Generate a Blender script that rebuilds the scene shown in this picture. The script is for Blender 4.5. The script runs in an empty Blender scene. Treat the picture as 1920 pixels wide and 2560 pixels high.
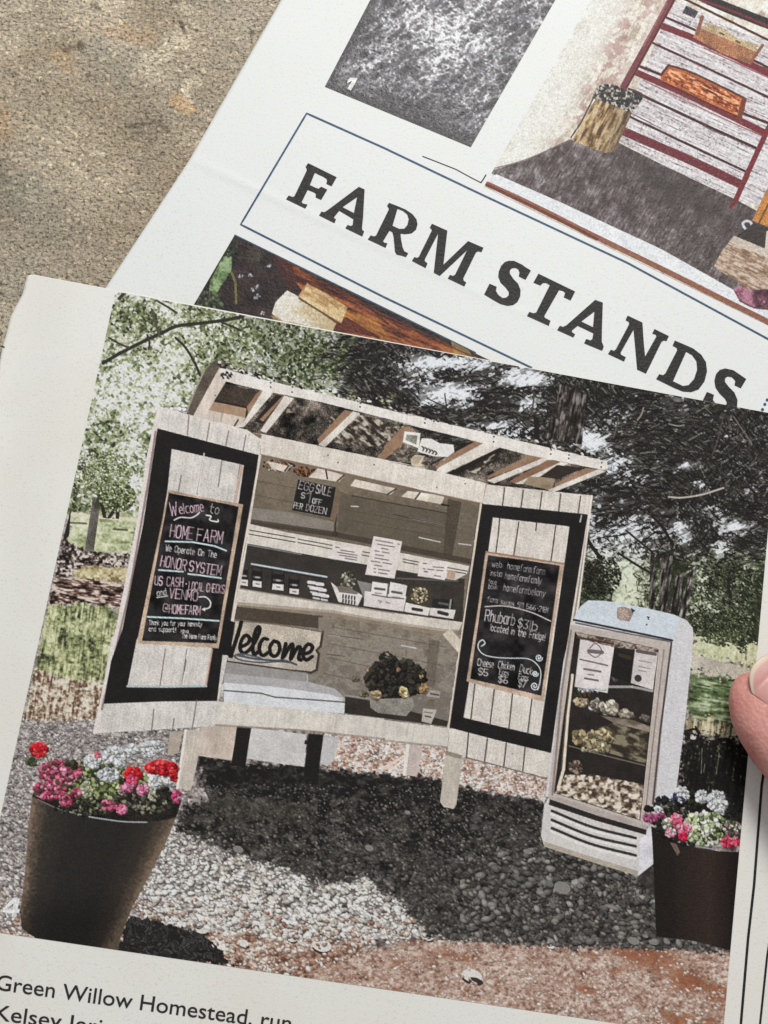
import bpy, bmesh, math
import numpy as np
from mathutils import Matrix, Vector

# ------------------------------------------------------------------ camera
SC = bpy.context.scene
COL = SC.collection
F = 4000.0                    # focal length in pixels of a 1920 x 2560 frame
TH, PH, DIST = math.radians(18), math.radians(12), 0.32
N3 = np.array([math.sin(TH)*math.sin(PH), math.sin(TH)*math.cos(PH), math.cos(TH)])
U3 = np.cross([0, 1, 0], N3); U3 /= np.linalg.norm(U3)
V3 = np.cross(N3, U3)
RW = np.array([U3, V3, N3])   # camera space -> world
CAM = RW @ np.array([0, 0, DIST])
cam = bpy.data.cameras.new('camera'); camo = bpy.data.objects.new('camera', cam); COL.objects.link(camo)
cam.sensor_fit = 'VERTICAL'; cam.sensor_height = 24; cam.sensor_width = 18
cam.lens = 24*F/2560; cam.clip_start = 0.01; cam.clip_end = 50
camo.matrix_world = Matrix([[*RW[0], CAM[0]], [*RW[1], CAM[1]], [*RW[2], CAM[2]], [0, 0, 0, 1]])
SC.camera = camo

# ------------------------------------------------------------------ light
w = bpy.data.worlds.new('World'); SC.world = w; w.use_nodes = True
w.node_tree.nodes['Background'].inputs[0].default_value = (0.93, 0.97, 1.0, 1)
w.node_tree.nodes['Background'].inputs[1].default_value = 0.34
def lamp(name, pos, target, size, power, col):
    l = bpy.data.lights.new(name, 'AREA'); l.shape = 'RECTANGLE'; l.size, l.size_y = size
    l.energy = power; l.color = col
    o = bpy.data.objects.new(name, l); COL.objects.link(o)
    o.location = pos
    o.rotation_euler = (Vector(target)-Vector(pos)).to_track_quat('-Z', 'Y').to_euler()
lamp('window_light', (0.20, 0.72, 0.84), (0.02, 0.03, 0), (0.46, 0.30), 11.2, (1.0, 0.985, 0.95))
SC.view_settings.view_transform = 'Standard'; SC.view_settings.look = 'None'
SC.view_settings.exposure = 0; SC.view_settings.gamma = 1

# ------------------------------------------------------------------ pixel of the photo -> point on a page
def rays(P):
    P = np.asarray(P, float).reshape(-1, 2)
    r = np.stack([(P[:, 0]-960)/F, -(P[:, 1]-1280)/F, -np.ones(len(P))], 1)
    return r @ RW.T
def onplane(P, z=0.0):
    r = rays(P); t = (z-CAM[2])/r[:, 2]
    return CAM + r*t[:, None]
def onsurf(P, h, lift=0.0):
    q = onplane(P, 0.0)
    for _ in range(4):
        z = h(q[:, 0], q[:, 1])
        q = onplane(P, z)
    q[:, 2] += lift
    return q
SCL = {'A': (0, 0, .57866), 'B': (960, 0, .57866), 'C': (0, 640, .57866), 'E': (960, 900, .57866), 'F': (0, 1600, .57866),
       'G': (960, 1600, .57866), 'H': (240, 700, .36166), 'I': (240, 1200, .27119), 'J': (560, 1120, .38577),
       'K': (1100, 1200, .36166), 'L': (1340, 1480, .3437), 'M': (440, 880, .36166), 'N': (960, 960, .36166),
       'O': (1180, 0, .44605), 'P': (1180, 440, .44605), 'Q': (680, 360, .36166), 'R': (1160, 640, .45811),
       'S': (460, 560, .48222), 'T': (0, 2300, .48222), 'U': (0, 1820, .31344), 'V': (400, 1780, .48222),
       'W': (1500, 1900, .2983), 'X': (1740, 1600, .1989), 'Y': (0, 900, .40692), 'Z': (1400, 1000, .3165), 'D': (0, 0, 1.0)}
def pt(s):
    """'J 12,34 56,78 K 1,2' -> points in photo pixels; a letter picks the measuring sheet"""
    out = []; k = 'D'
    for t in s.split():
        if t in SCL: k = t; continue
        x, y = t.split(','); ox, oy, sc = SCL[k]
        out.append((ox+float(x)*sc, oy+float(y)*sc))
    return np.array(out)

# ------------------------------------------------------------------ printed pictures: a small painter for ink on paper
GL = {}
def gl(k, s): GL[k] = [[(int(c[0]), {'a': -1, 'b': -2}.get(c[1], None) if c[1] in 'ab' else int(c[1])) for c in st.split()] for st in s.split('|')]
for line in '''A:00 26 40|12 32;B:00 06 36 45 44 33 03|33 42 41 30 00;C:45 36 16 05 01 10 30 41;D:00 06 26 44 42 20 00;E:46 06 00 40|03 33;F:46 06 00|03 33
G:45 36 16 05 01 10 30 41 43 23;H:00 06|40 46|03 43;I:20 26;J:46 41 30 10 01;K:00 06|46 03 40;L:06 00 40;M:00 06 22 46 40;N:00 06 40 46
O:16 05 01 10 30 41 45 36 16;P:00 06 36 45 44 33 03;R:00 06 36 45 44 33 03|23 40;S:45 36 16 05 04 13 33 42 41 30 10 01;T:06 46|26 20;U:06 01 10 30 41 46
V:06 20 46;W:06 10 24 30 46;Y:06 23 46|23 20;Z:06 46 00 40;a:34 14 03 01 10 30|34 30;b:06 00 20 31 33 24 04;c:34 14 03 01 10 30;d:36 30 10 01 03 14 34
e:02 32 33 24 14 03 01 10 30;f:36 26 15 10|04 24;g:34 14 03 01 10 30|34 3a 2b 0b;h:06 00|03 14 24 33 30;i:04 00|06 06;k:06 00|34 02 30;l:06 00
m:00 04 24 20|24 44 40;n:00 04|03 14 24 33 30;o:14 03 01 10 20 31 33 24 14;p:04 0b|04 24 33 31 20 00;r:00 04|03 14 24;s:34 14 03 12 22 31 20 00
t:16 11 20 30|04 34;u:04 01 10 30|34 30;v:04 20 44;w:04 10 23 30 44;x:04 30|34 00;y:04 20|44 0b;z:04 34 00 30;0:16 05 01 10 30 41 45 36 16
1:05 16 10;2:05 16 36 45 44 00 40;3:06 46 23 33 42 41 30 10 01;5:46 06 03 33 42 41 30 10 01;6:36 15 02 01 10 30 41 42 33 13 02;7:06 46 10
8:13 04 05 16 36 45 44 33 13 02 01 10 30 41 42 33;9:43 13 04 05 16 36 45 41 30 10;$:45 36 16 05 04 13 33 42 41 30 10 01|27 2a;!:06 02|00 00
@:32 22 23 33 32 42 45 36 16 05 01 10 40;-:13 33;.:00 00'''.replace('\n', ';').split(';'):
    gl(line[0], line[2:])
gl(':', '03 03|01 01')

def homog(src, dst):
    A = []
    for (x, y), (u, v) in zip(src, dst):
        A.append([x, y, 1, 0, 0, 0, -u*x, -u*y, -u]); A.append([0, 0, 0, x, y, 1, -v*x, -v*y, -v])
    return np.linalg.svd(np.array(A, float))[2][-1].reshape(3, 3)
def hap(Hm, P):
    P = np.asarray(P, float).reshape(-1, 2)
    q = np.c_[P, np.ones(len(P))] @ Hm.T
    return q[:, :2]/q[:, 2:3]
def sstep(a, b, x):
    t = np.clip((x-a)/(b-a), 0, 1); return t*t*(3-2*t)
def lattice(X, Y, seed):
    r = np.random.RandomState(seed); T = r.standard_normal((256, 256)).astype(np.float32)
    xi = np.floor(X).astype(int); yi = np.floor(Y).astype(int); fx = X-xi; fy = Y-yi
    fx = fx*fx*(3-2*fx); fy = fy*fy*(3-2*fy)
    a = T[yi % 256, xi % 256]; b = T[yi % 256, (xi+1) % 256]; c = T[(yi+1) % 256, xi % 256]; d = T[(yi+1) % 256, (xi+1) % 256]
    return (a*(1-fx)+b*fx)*(1-fy)+(c*(1-fx)+d*fx)*fy
def ramp(v, stops):
    xs = [s[0] for s in stops]
    return np.stack([np.interp(v, xs, [s[1][k] for s in stops]) for k in range(3)], -1)

class Print:
    """ink colours of one printed picture, on a regular grid spanning its four corners"""
    def __init__(s, quad, W, H, names, seed=1):
        s.W, s.H = W, H; s.quad = quad
        s.Hm = homog(quad, [(0, 0), (W-1, 0), (W-1, H-1), (0, H-1)]); s.Hi = np.linalg.inv(s.Hm)
        yy, xx = np.mgrid[0:H, 0:W]
        p = hap(s.Hi, np.c_[xx.ravel(), yy.ravel()])
        s.P = p; s.PX = p[:, 0].reshape(H, W); s.PY = p[:, 1].reshape(H, W)
        s.im = np.zeros((H, W, 3)); s.id = np.zeros((H, W), np.int16); s.names = list(names)
        s.k = W/np.linalg.norm(np.array(quad[1])-np.array(quad[0]))     # grid steps per photo pixel
        s.rs = np.random.RandomState(seed); s.cur = 0; s.xx, s.yy = xx, yy
    def use(s, name):
        if name not in s.names: s.names.append(name)
        s.cur = s.names.index(name)
    def t(s, p): return hap(s.Hm, pt(p) if isinstance(p, str) else p)
    def noise(s, sx, sy=None, ang=0, oct=1, seed=0):
        """sx, sy: feature size in photo pixels"""
        sy = sy or sx; a = math.radians(ang); ca, sa = math.cos(a), math.sin(a)
        X = (s.PX*ca+s.PY*sa); Y = (-s.PX*sa+s.PY*ca); o = 0; g = 1; n = 0
        for i in range(oct):
            o = o+g*lattice(X/sx*2**i+1000, Y/sy*2**i+1000, seed*17+i); n += g*g; g *= .6
        return o/math.sqrt(n)*1.55
    def mask(s, p):
        q = s.t(p); m = np.zeros((s.H, s.W)); ss = 3
        y0 = max(0, int(q[:, 1].min())); y1 = min(s.H-1, int(q[:, 1].max())+1)
        x1, yA = q[:, 0], q[:, 1]; x2, yB = np.roll(x1, -1), np.roll(yA, -1)
        for r in range(y0, y1+1):
            row = m[r]
            for j in range(ss):
                y = r-.5+(j+.5)/ss
                c = (yA <= y) != (yB <= y)
                if not c.any(): continue
                xs = np.sort(x1[c]+(y-yA[c])/(yB[c]-yA[c])*(x2[c]-x1[c]))+.5
                for a, b in zip(xs[::2], xs[1::2]):
                    a = min(max(a, 0), s.W); b = min(max(b, 0), s.W)
                    if b <= a: continue
                    ia, ib = int(a), int(b)
                    if ia == ib: row[ia if ia < s.W else s.W-1] += (b-a)/ss; continue
                    row[ia] += (ia+1-a)/ss; row[ia+1:ib] += 1/ss
                    if ib < s.W: row[ib] += (b-ib)/ss
        return np.clip(m, 0, 1)
    def rough(s, p, r=5, amp=.22, w=.12):
        """mask with a ragged, natural edge (r in photo pixels)"""
        m = s.mask(p); k = max(1, int(r*s.k))
        for _ in range(2):
            for ax in (0, 1):
                z = np.pad(m, [(k+1, k) if a == ax else (0, 0) for a in (0, 1)], mode='edge').cumsum(ax)
                m = (np.take(z, range(2*k+1, z.shape[ax]), ax)-np.take(z, range(0, z.shape[ax]-2*k-1), ax))/(2*k+1)
        if not hasattr(s, 'RN'): s.RN = s.noise(9, 7, oct=3, seed=301)
        return sstep(.5-w, .5+w, m+amp*s.RN*(m > .02)*(m < .98))
    def put(s, m, col, a=1.0, ident=True):
        col = np.asarray(col, float); ys, xs = np.where(m > 0)
        if not len(ys): return
        sl = (slice(ys.min(), ys.max()+1), slice(xs.min(), xs.max()+1))
        mm = m[sl][..., None]*a; c = col[sl] if col.ndim == 3 else col
        s.im[sl] = s.im[sl]*(1-mm)+c*mm
        if ident: s.id[sl][m[sl] > .5] = s.cur
    def fill(s, p, col, tex=.04, ident=True, a=1.0, grain=0):
        m = s.mask(p); col = np.asarray(col, float)
        if col.ndim == 1 and (tex or grain):
            col = col*(1+tex*.45*s.NB+grain*s.NF)[..., None]
        s.put(m, col, a, ident); return m
    def prep(s):
        s.NB = s.noise(30, oct=3, seed=91); s.NF = s.rs.standard_normal((s.H, s.W))
    def line(s, p, wd, col, a=1.0, ident=False, clip=None):
        q = s.t(p); w2 = max(wd*s.k/2, .3); al = a*min(1, wd*s.k/.6)
        if len(q) == 1: q = np.r_[q, q+.01]
        for (xa, ya), (xb, yb) in zip(q[:-1], q[1:]):
            X0 = int(max(0, min(xa, xb)-w2-2)); X1 = int(min(s.W, max(xa, xb)+w2+3))
            Y0 = int(max(0, min(ya, yb)-w2-2)); Y1 = int(min(s.H, max(ya, yb)+w2+3))
            if X1 <= X0 or Y1 <= Y0: continue
            gx = s.xx[Y0:Y1, X0:X1]-xa; gy = s.yy[Y0:Y1, X0:X1]-ya
            dx, dy = xb-xa, yb-ya; tt = np.clip((gx*dx+gy*dy)/(dx*dx+dy*dy+1e-9), 0, 1)
            d = np.hypot(gx-tt*dx, gy-tt*dy)
            m = np.clip(w2+.5-d, 0, 1)*al
            if clip is not None: m = m*clip[Y0:Y1, X0:X1]
            v = s.im[Y0:Y1, X0:X1]; v[:] = v*(1-m[..., None])+np.asarray(col, float)*m[..., None]
            if ident: s.id[Y0:Y1, X0:X1][m > .5] = s.cur
    def curve(s, p, wd, col, **k):
        """smooth (Catmull-Rom) stroke"""
        q = pt(p) if isinstance(p, str) else np.asarray(p)
        q = np.r_[q[:1]*2-q[1:2], q, q[-1:]*2-q[-2:-1]]; o = []
        for i in range(1, len(q)-2):
            for t in np.linspace(0, 1, 8, endpoint=False):
                a, b, c, d = q[i-1:i+3]
                o.append(.5*((2*b)+(-a+c)*t+(2*a-5*b+4*c-d)*t*t+(-a+3*b-3*c+d)*t**3))
        o.append(q[-2]); s.line(np.array(o), wd, col, **k)
    def blob(s, x, y, rx, ry, rot, col, clip=None, ident=False, soft=.6):
        """x, y, rx, ry in photo pixels"""
        (cx, cy), = hap(s.Hm, [(x, y)]); rx *= s.k; ry *= s.k; R = max(rx, ry)+2
        X0, X1 = int(max(0, cx-R)), int(min(s.W, cx+R+1)); Y0, Y1 = int(max(0, cy-R)), int(min(s.H, cy+R+1))
        if X1 <= X0 or Y1 <= Y0: return
        gx = s.xx[Y0:Y1, X0:X1]-cx; gy = s.yy[Y0:Y1, X0:X1]-cy; c, n = math.cos(rot), math.sin(rot)
        d = np.hypot((gx*c+gy*n)/rx, (-gx*n+gy*c)/ry)
        m = np.clip((1-d)*min(rx, ry)/soft+.5, 0, 1)
        if clip is not None: m = m*clip[Y0:Y1, X0:X1]
        v = s.im[Y0:Y1, X0:X1]; v[:] = v*(1-m[..., None])+np.asarray(col, float)*m[..., None]
        if ident: s.id[Y0:Y1, X0:X1][m > .5] = s.cur
    def cluster(s, p, rx, ry, n, size, pal, ident=True, clip=None, sq=.7):
        sc = SCL[p.split()[0]][2]; (x, y), = pt(p); rx *= sc; ry *= sc; size *= sc*.62; n = int(n*2.0)
        for _ in range(n):
            a = s.rs.rand()*6.283; r = math.sqrt(s.rs.rand())
            c = np.array(pal[s.rs.randint(len(pal))])*(1+.12*s.rs.randn())
            z = size*(.6+.7*s.rs.rand())
            X, Y = x+rx*r*math.cos(a), y+ry*r*math.sin(a); s.blob(X+z*.25, Y+z*.5, z, z*.8, 0, c*.5, clip, ident, 1.2); s.blob(X, Y, z, z*(sq*.8+.3*s.rs.rand()), s.rs.rand()*3, c, clip, ident, 1.0)
    def pebbles(s, m, n, size, pal, shade=.42, sq=.62):
        """loose stones lying inside a mask; size(x, y) in photo pixels"""
        ys, xs = np.where(m > .5); k = np.sort(s.rs.randint(len(ys), size=n))
        for i in k:
            px, py = s.PX[ys[i], xs[i]], s.PY[ys[i], xs[i]]; z = size(px, py)*(.45+.75*s.rs.rand()**2)
            c = np.array(pal[s.rs.randint(len(pal))])*(1+.07*s.rs.randn()); a = .15+.5*s.rs.randn(); q = sq*(.75+.5*s.rs.rand())
            s.blob(px+z*.25, py+z*.5, z*1.05, z*q, a, c*shade, m, False, 1.0); s.blob(px, py, z, z*q, a, c*.86, m, False, .9)
            s.blob(px-z*.15, py-z*.18, z*.66, z*q*.6, a, np.minimum(c*1.1, 242), m, False, 1.0)
    def text(s, txt, p, h, col, wd, lean=0, a=1.0):
        """writing between two points; h = height of a capital (in the sheet's units)"""
        sc = SCL[p.split()[0]][2]; p0, p1 = pt(p); h *= sc; wd *= sc
        adv = []; x = 0
        for ch in txt:
            wch = 3 if ch == ' ' else max([q[0] for st in GL[ch] for q in st]+[0])
            adv.append((ch, x)); x += wch+1.5
        tot = max(x-1.5, 1); ex = (p1-p0)/tot
        up = np.array([ex[1], -ex[0]]); up = up/np.linalg.norm(up)*h/6+ex/np.linalg.norm(ex)*lean*h/6
        for ch, x in adv:
            if ch == ' ': continue
            j = s.rs.randn(2)*h*.012
            for st in GL[ch]:
                s.line(np.array([p0+ex*(x+q[0])+up*q[1]+j for q in st]), wd, col, a=a*(.6+.4*s.rs.rand()))
    def stones(s, size, seed, squash=.75):
        """cells of a bed of stones: (random per stone, distance to its middle)"""
        X = (s.PX+.5*size*s.noise(size*1.1, seed=seed+200))/size; Y = (s.PY+.4*size*s.noise(size*1.1, seed=seed+230))/(size*squash); xi = np.floor(X).astype(int); yi = np.floor(Y).astype(int)
        r = np.random.RandomState(seed); JX, JY, JV = r.rand(128, 128), r.rand(128, 128), r.rand(128, 128)
        best = np.full(X.shape, 9.); val = np.zeros(X.shape); sec = np.full(X.shape, 9.); ddy = np.zeros(X.shape)
        for a in (-1, 0, 1):
            for b in (-1, 0, 1):
                u, v = xi+a, yi+b; cx = u+JX[v % 128, u % 128]; cy = v+JY[v % 128, u % 128]
                d = np.hypot(X-cx, Y-cy); m = d < best
                sec = np.where(m, best, np.minimum(sec, d)); val = np.where(m, JV[v % 128, u % 128], val)
                ddy = np.where(m, (X-cx)*.5+(Y-cy), ddy); best = np.where(m, d, best)
        return val, sec-best, ddy
    def finish(s, sharp=.6, grain=.03):
        im = s.im
        if sharp:
            b = im.copy()
            for ax in (0, 1):
                b = (np.roll(b, 1, ax)+2*b+np.roll(b, -1, ax))/4
            im = im+sharp*(im-b)*1.5
        g = s.rs.standard_normal(im.shape[:2])*grain+s.noise(3.4, seed=404)*grain*.6
        im = np.clip(im*(1+g[..., None])+g[..., None]*60, 6, 236)/255
        s.lin = np.where(im <= .04045, im/12.92, ((im+.055)/1.055)**2.4)
    def build(s, part, surf, lift, mat, labels={}):
        """one mesh for the printed picture, one child mesh for each thing printed in it"""
        co = onsurf(s.P, surf, lift).reshape(s.H, s.W, 3)
        cell = s.id[:-1, :-1]; idx = np.arange(s.H*s.W).reshape(s.H, s.W)
        q = np.stack([idx[:-1, :-1], idx[1:, :-1], idx[1:, 1:], idx[:-1, 1:]], -1)
        root = None
        for k, name in enumerate(s.names):
            f = q[cell == k]
            if len(f) == 0: continue
            vs, inv = np.unique(f.ravel(), return_inverse=True)
            nm = name.split('#')[0]
            me = bpy.data.meshes.new(nm)
            me.vertices.add(len(vs)); me.vertices.foreach_set('co', co.reshape(-1, 3)[vs].astype(np.float32).ravel())
            me.loops.add(f.size); me.loops.foreach_set('vertex_index', inv.astype(np.int32).ravel())
            me.polygons.add(len(f)); me.polygons.foreach_set('loop_start', np.arange(0, f.size, 4, dtype=np.int32))
            try: me.polygons.foreach_set('loop_total', np.full(len(f), 4, np.int32))
            except Exception: pass
            me.update(calc_edges=True)
            at = me.color_attributes.new('ink', 'FLOAT_COLOR', 'POINT')
            at.data.foreach_set('color', np.c_[s.lin.reshape(-1, 3)[vs], np.ones(len(vs))].astype(np.float32).ravel())
            me.polygons.foreach_set('use_smooth', np.ones(len(f), bool))
            me.materials.append(mat); me.validate()
            o = bpy.data.objects.new(nm, me); COL.objects.link(o)
            if k == 0: root = o; o.parent = part
            else: o.parent = root
            if name in labels: o['label'] = labels[name]
        return root

# ------------------------------------------------------------------ ink of the farm stand picture
LQ = [(289, 729), (1946, 1037), (1806, 2597), (-61, 2323)]
def paint_stand():
    c = Print(LQ, 1000, 930, ['printed_photograph'], 3); c.prep(); PX, PY = c.PX, c.PY; G = lambda x, y, rx, ry: np.exp(-((PX-x)/rx)**2-((PY-y)/ry)**2)
    fine = c.noise(7, 6, oct=2, seed=1); med = c.noise(26, 22, oct=2, seed=2); big = c.noise(110, 90, oct=2, seed=3)
    # ---- gravel
    v1, e1, d1 = c.stones(13, 5, .7); v2, e2, d2 = c.stones(20, 6, .62); v3, e3, d3 = c.stones(28, 7, .62)
    far = sstep(1950, 2150, PY)
    sv = v1*(1-far)+v2*far; se = e1*(1-far)+e2*far; sd = d1*(1-far)+d2*far
    gn = c.noise(8, 6, 8, 2, 21); gb = c.noise(14, 10, 8, 2, 22)
    lit = 118+20*gn+12*gb+14*med+26*(sv-.5)
    c.im[:] = ramp(np.clip(lit, 0, 255), [(0, (24, 21, 21)), (70, (84, 76, 75)), (130, (158, 148, 144)), (185, (208, 201, 197)), (255, (243, 240, 235))])
    # mauve grey gravel at the left
    lg = ramp(np.clip((138+24*gn+12*med+40*(v1-.5))*(.84+.2*sstep(0, .25, e1)), 0, 255), [(0, (44, 40, 42)), (80, (104, 96, 96)), (130, (152, 143, 141)), (180, (190, 182, 178)), (255, (228, 222, 218))])
    mleft = np.clip(1-sstep(380, 470, PX), 0, 1)*np.clip(1-sstep(2080, 2380, PY)*.3, 0, 1)
    c.im = c.im*(1-mleft[..., None])+lg*mleft[..., None]
    # red brown soil in the foreground
    soil = ramp(fine*.5+.5*gn*.8+.45*med+.5*big+1.3*(sv-.5)+.5*sstep(0,.25,se)-.3, [(-2.4, (84, 58, 48)), (-1.0, (138, 100, 82)), (.0, (172, 140, 122)), (1.0, (206, 188, 174)), (2.2, (236, 230, 224))])
    yl = np.interp(PX, [0, 330, 560, 800, 1000, 1150, 1300, 1950], [2250, 2262, 2290, 2310, 2300, 2330, 2380, 2380])
    ms = sstep(-30, 40, PY-yl+35*big+18*fine)
    c.im = c.im*(1-ms[..., None])+soil*ms[..., None]
    pale = ramp(fine*.45+.4*gn+.25*med, [(-2.2, (112, 82, 70)), (-.8, (160, 128, 112)), (.3, (188, 162, 148)), (1.5, (216, 200, 190))])
    mp = c.rough('G 120,1290 500,1310 1100,1330 1540,1350 1480,1659 900,1700 -200,1540 -340,1440'); red = sstep(.5, 1.8, c.noise(120, 34, 8, 2, 81)+.4*fine)*.85
    pale = pale*(1-red[..., None])+np.array((150, 92, 66))*red[..., None]
    c.put(mp, pale, .9, False)
    for q in ('F 1390,1320 38', 'F 870,1250 26', 'F 1050,1310 22', 'G 380,1450 40', 'G 190,1285 20', 'G 720,1325 14', 'F 1260,1290 20', 'F 940,1245 12'):
        k, xy, r = q.split(); x, y = pt(k+' '+xy)[0]; r = float(r)*.58
        c.blob(x+2, y+r*.55, r*1.05, r*.4, .1, (62, 48, 44)); c.blob(x, y, r, r*.6, .1, (222, 216, 210))
    for q in ('V 1015,1100 20', 'V 990,1135 22', 'V 960,1160 18', 'G 395,1475 34'):
        k, xy, r = q.split(); x, y = pt(k+' '+xy)[0]; c.blob(x, y, float(r)*.48, float(r)*.25, .2, (58, 52, 50))
    nw = sstep(1800, 2330, PY)
    lm = np.ones_like(PX)*(PY > 1700); lm = lm*(1-c.mask('G 120,1290 500,1310 1100,1330 1540,1350 1480,1659 900,1700 -200,1540 -340,1440'))
    c.pebbles(lm*(PX < 470)*(PY < 2330), 5200, lambda x, y: 3.2+4.2*(y-1700)/600, [(164, 156, 153), (188, 181, 177), (142, 134, 132), (206, 200, 196), (176, 165, 159), (126, 118, 117)], .5)
    c.pebbles(lm*(PX > 360)*(PX < 1180)*(PY > 2020)*(PY < yl+45), 4300, lambda x, y: 3.4+6*(y-2020)/330, [(216, 211, 206), (196, 189, 183), (232, 229, 224), (172, 164, 158), (220, 211, 200), (240, 238, 233)], .40)
    c.pebbles(lm*(PY > yl-20), 900, lambda x, y: 5+3*(y-2250)/300, [(206, 192, 182), (186, 160, 144), (226, 218, 210), (160, 122, 102), (214, 200, 188)], .5)
    c.pebbles(mp, 800, lambda x, y: 3.4+2.5*(y-2330)/250, [(206, 184, 170), (186, 156, 140), (224, 210, 200), (170, 138, 120), (196, 172, 158)], .66)
    # sunlit strip behind the legs
    m = c.rough('V 850,90 1290,120 1480,180 1659,210 1659,420 1480,400 1300,340 860,300')+c.rough('G 0,420 280,480 300,700 0,600')+c.rough('G 335,500 700,590 700,700 340,640')
    hot = ramp(.6*fine+.6*med, [(-2, (120, 98, 88)), (-.8, (182, 150, 134)), (.1, (214, 194, 182)), (1.1, (232, 224, 218))])
    m = np.clip(m, 0, 1); c.put(m, hot, 1, False); c.pebbles(m, 900, lambda x, y: 4.2, [(228, 220, 214), (206, 176, 160), (238, 234, 230), (186, 146, 126), (216, 206, 198)], .5)
    # shade of the stand on the gravel
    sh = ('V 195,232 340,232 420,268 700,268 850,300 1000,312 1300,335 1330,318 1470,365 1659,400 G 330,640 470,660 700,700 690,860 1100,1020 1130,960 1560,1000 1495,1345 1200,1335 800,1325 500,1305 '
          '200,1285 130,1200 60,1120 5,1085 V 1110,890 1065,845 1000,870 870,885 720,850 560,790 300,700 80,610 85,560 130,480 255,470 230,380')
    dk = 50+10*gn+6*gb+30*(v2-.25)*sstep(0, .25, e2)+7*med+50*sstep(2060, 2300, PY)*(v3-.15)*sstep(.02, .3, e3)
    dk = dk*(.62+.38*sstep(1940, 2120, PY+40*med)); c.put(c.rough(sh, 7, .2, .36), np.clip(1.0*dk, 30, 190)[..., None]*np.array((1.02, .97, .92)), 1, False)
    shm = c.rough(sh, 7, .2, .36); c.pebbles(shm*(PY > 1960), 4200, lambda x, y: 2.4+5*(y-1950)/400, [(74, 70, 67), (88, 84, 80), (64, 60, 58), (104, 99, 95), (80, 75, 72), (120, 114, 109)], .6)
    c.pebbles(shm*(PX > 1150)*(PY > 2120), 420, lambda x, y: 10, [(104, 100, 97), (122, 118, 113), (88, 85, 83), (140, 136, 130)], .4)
    c.put(c.rough('V 250,440 500,440 760,480 760,560 420,570 230,520'), ramp(fine, [(-2, (52, 50, 44)), (2, (112, 106, 96))]), .5, False)
    for q, n, sz in (('W 150,1180', 9, 26), ('W 60,1420', 5, 18), ('V 700,640', 16, 10), ('G 700,1150', 8, 18), ('G 900,1080', 5, 20), ('G 350,950', 5, 10), ('G 1000,1200', 5, 18)):
        k = q.split()[0]; c.cluster(q, 330, 130, n, sz, [(104, 101, 98), (84, 82, 80), (126, 122, 118), (70, 68, 67)], False, None, .6)
    for q in ('W 95,1230 48 14', 'W 650,1460 62 40', 'W 280,1515 48 28', 'W 445,1528 38 18', 'W 380,1475 22 14', 'W 560,1525 24 12', 'W 790,1530 24 14', 'W 920,1525 22 14', 'W 1040,1525 24 14', 'W 505,1455 36 24',
              'G 770,1070 34 24', 'G 620,915 18 9', 'G 100,745 10 7', 'V 405,712 24 16', 'V 1085,705 20 14', 'V 1285,520 12 8'):
        k, xy, r, r2 = q.split(); x, y = pt(k+' '+xy)[0]; z = SCL[k][2]; c.blob(x, y, float(r)*z, float(r2)*z, .15, (134, 129, 124))
    # ---- woods
    c.use('printed_woodland')
    wood = c.mask('D 240,690 2000,1000 2000,1700 1870,1650 1730,1592 1660,1560 1200,1560 500,1400 340,1300 170,1290 120,1290')
    sky = .75*G(330, 1010, 70, 110)+.55*G(300, 860, 40, 40)+.4*G(420, 950, 60, 70)+.25*big
    vl = fine*.9+.45*med+sky*1.1+.22
    L = ramp(vl, [(-2.2, (34, 36, 26)), (-1.1, (78, 84, 56)), (-.3, (124, 130, 90)), (.4, (168, 172, 132)), (.9, (200, 202, 180)), (1.5, (222, 220, 222)), (2.6, (238, 236, 240))])
    yel = G(330, 770, 120, 40)*.4; L = L*(1-yel[..., None])+yel[..., None]*ramp(fine, [(-2, (60, 62, 34)), (0, (160, 162, 96)), (2, (226, 226, 180))])
    dg = sstep(520, 640, PX-.4*(PY-800)+30*med)*(1-sstep(900, 1050, PY))
    Lg = ramp(fine+.4*med, [(-2, (30, 33, 25)), (-.6, (72, 82, 56)), (.5, (124, 136, 98)), (1.2, (176, 182, 152)), (2.2, (232, 234, 226))]); L = L*(1-dg[..., None])+Lg*dg[..., None]
    st = c.noise(5, 17, 62, 2, 8); st2 = c.noise(5, 14, -58, 2, 9); tw = c.noise(4, 30, 20, 1, 10)
    b = -1.25+.3*big
    for i_, (x, y, rx, ry, a) in enumerate(((1150, 985, 75, 34, 2.6), (1075, 1000, 55, 24, 1.5), (1310, 945, 75, 22, 2.9), (1180, 905, 120, 22, 2.5), (1060, 910, 60, 25, 2.2), (1330, 1010, 40, 24, 1.8), (1040, 955, 60, 20, 1.2), (1475, 1103, 42, 26, 3.2), (1545, 1160, 40, 30, 1.8),
                            (1260, 1075, 80, 24, 2.0), (1590, 1205, 50, 24, 1.5), (1580, 1325, 55, 35, 2.3), (1705, 1330, 30, 40, 2.2), (1830, 1318, 50, 18, 2.6), (1805, 1370, 26, 24, 2.4), (1480, 1300, 24, 60, 1.6), (1725, 1165, 30, 12, 1.8), (1790, 1275, 60, 25, 1.2),
                            (1500, 1380, 70, 50, 1.9), (1580, 1400, 70, 50, 1.6), (1600, 1470, 60, 60, 1.9), (1560, 1500, 30, 60, 2.0), (1750, 1460, 40, 60, 1.6), (1790, 1090, 60, 20, .8), (1890, 1400, 40, 60, .8), (1690, 1010, 60, 40, .7), (1880, 1230, 30, 20, 1.2), (1530, 1050, 60, 40, .6),
                            (1770, 1530, 50, 50, 1.1), (1850, 1480, 30, 60, .9), (1750, 1210, 30, 14, 1.3))):
        b = b+a*(1.3 if i_ < 10 else 1.1)*G(x, y, rx, ry)
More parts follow.
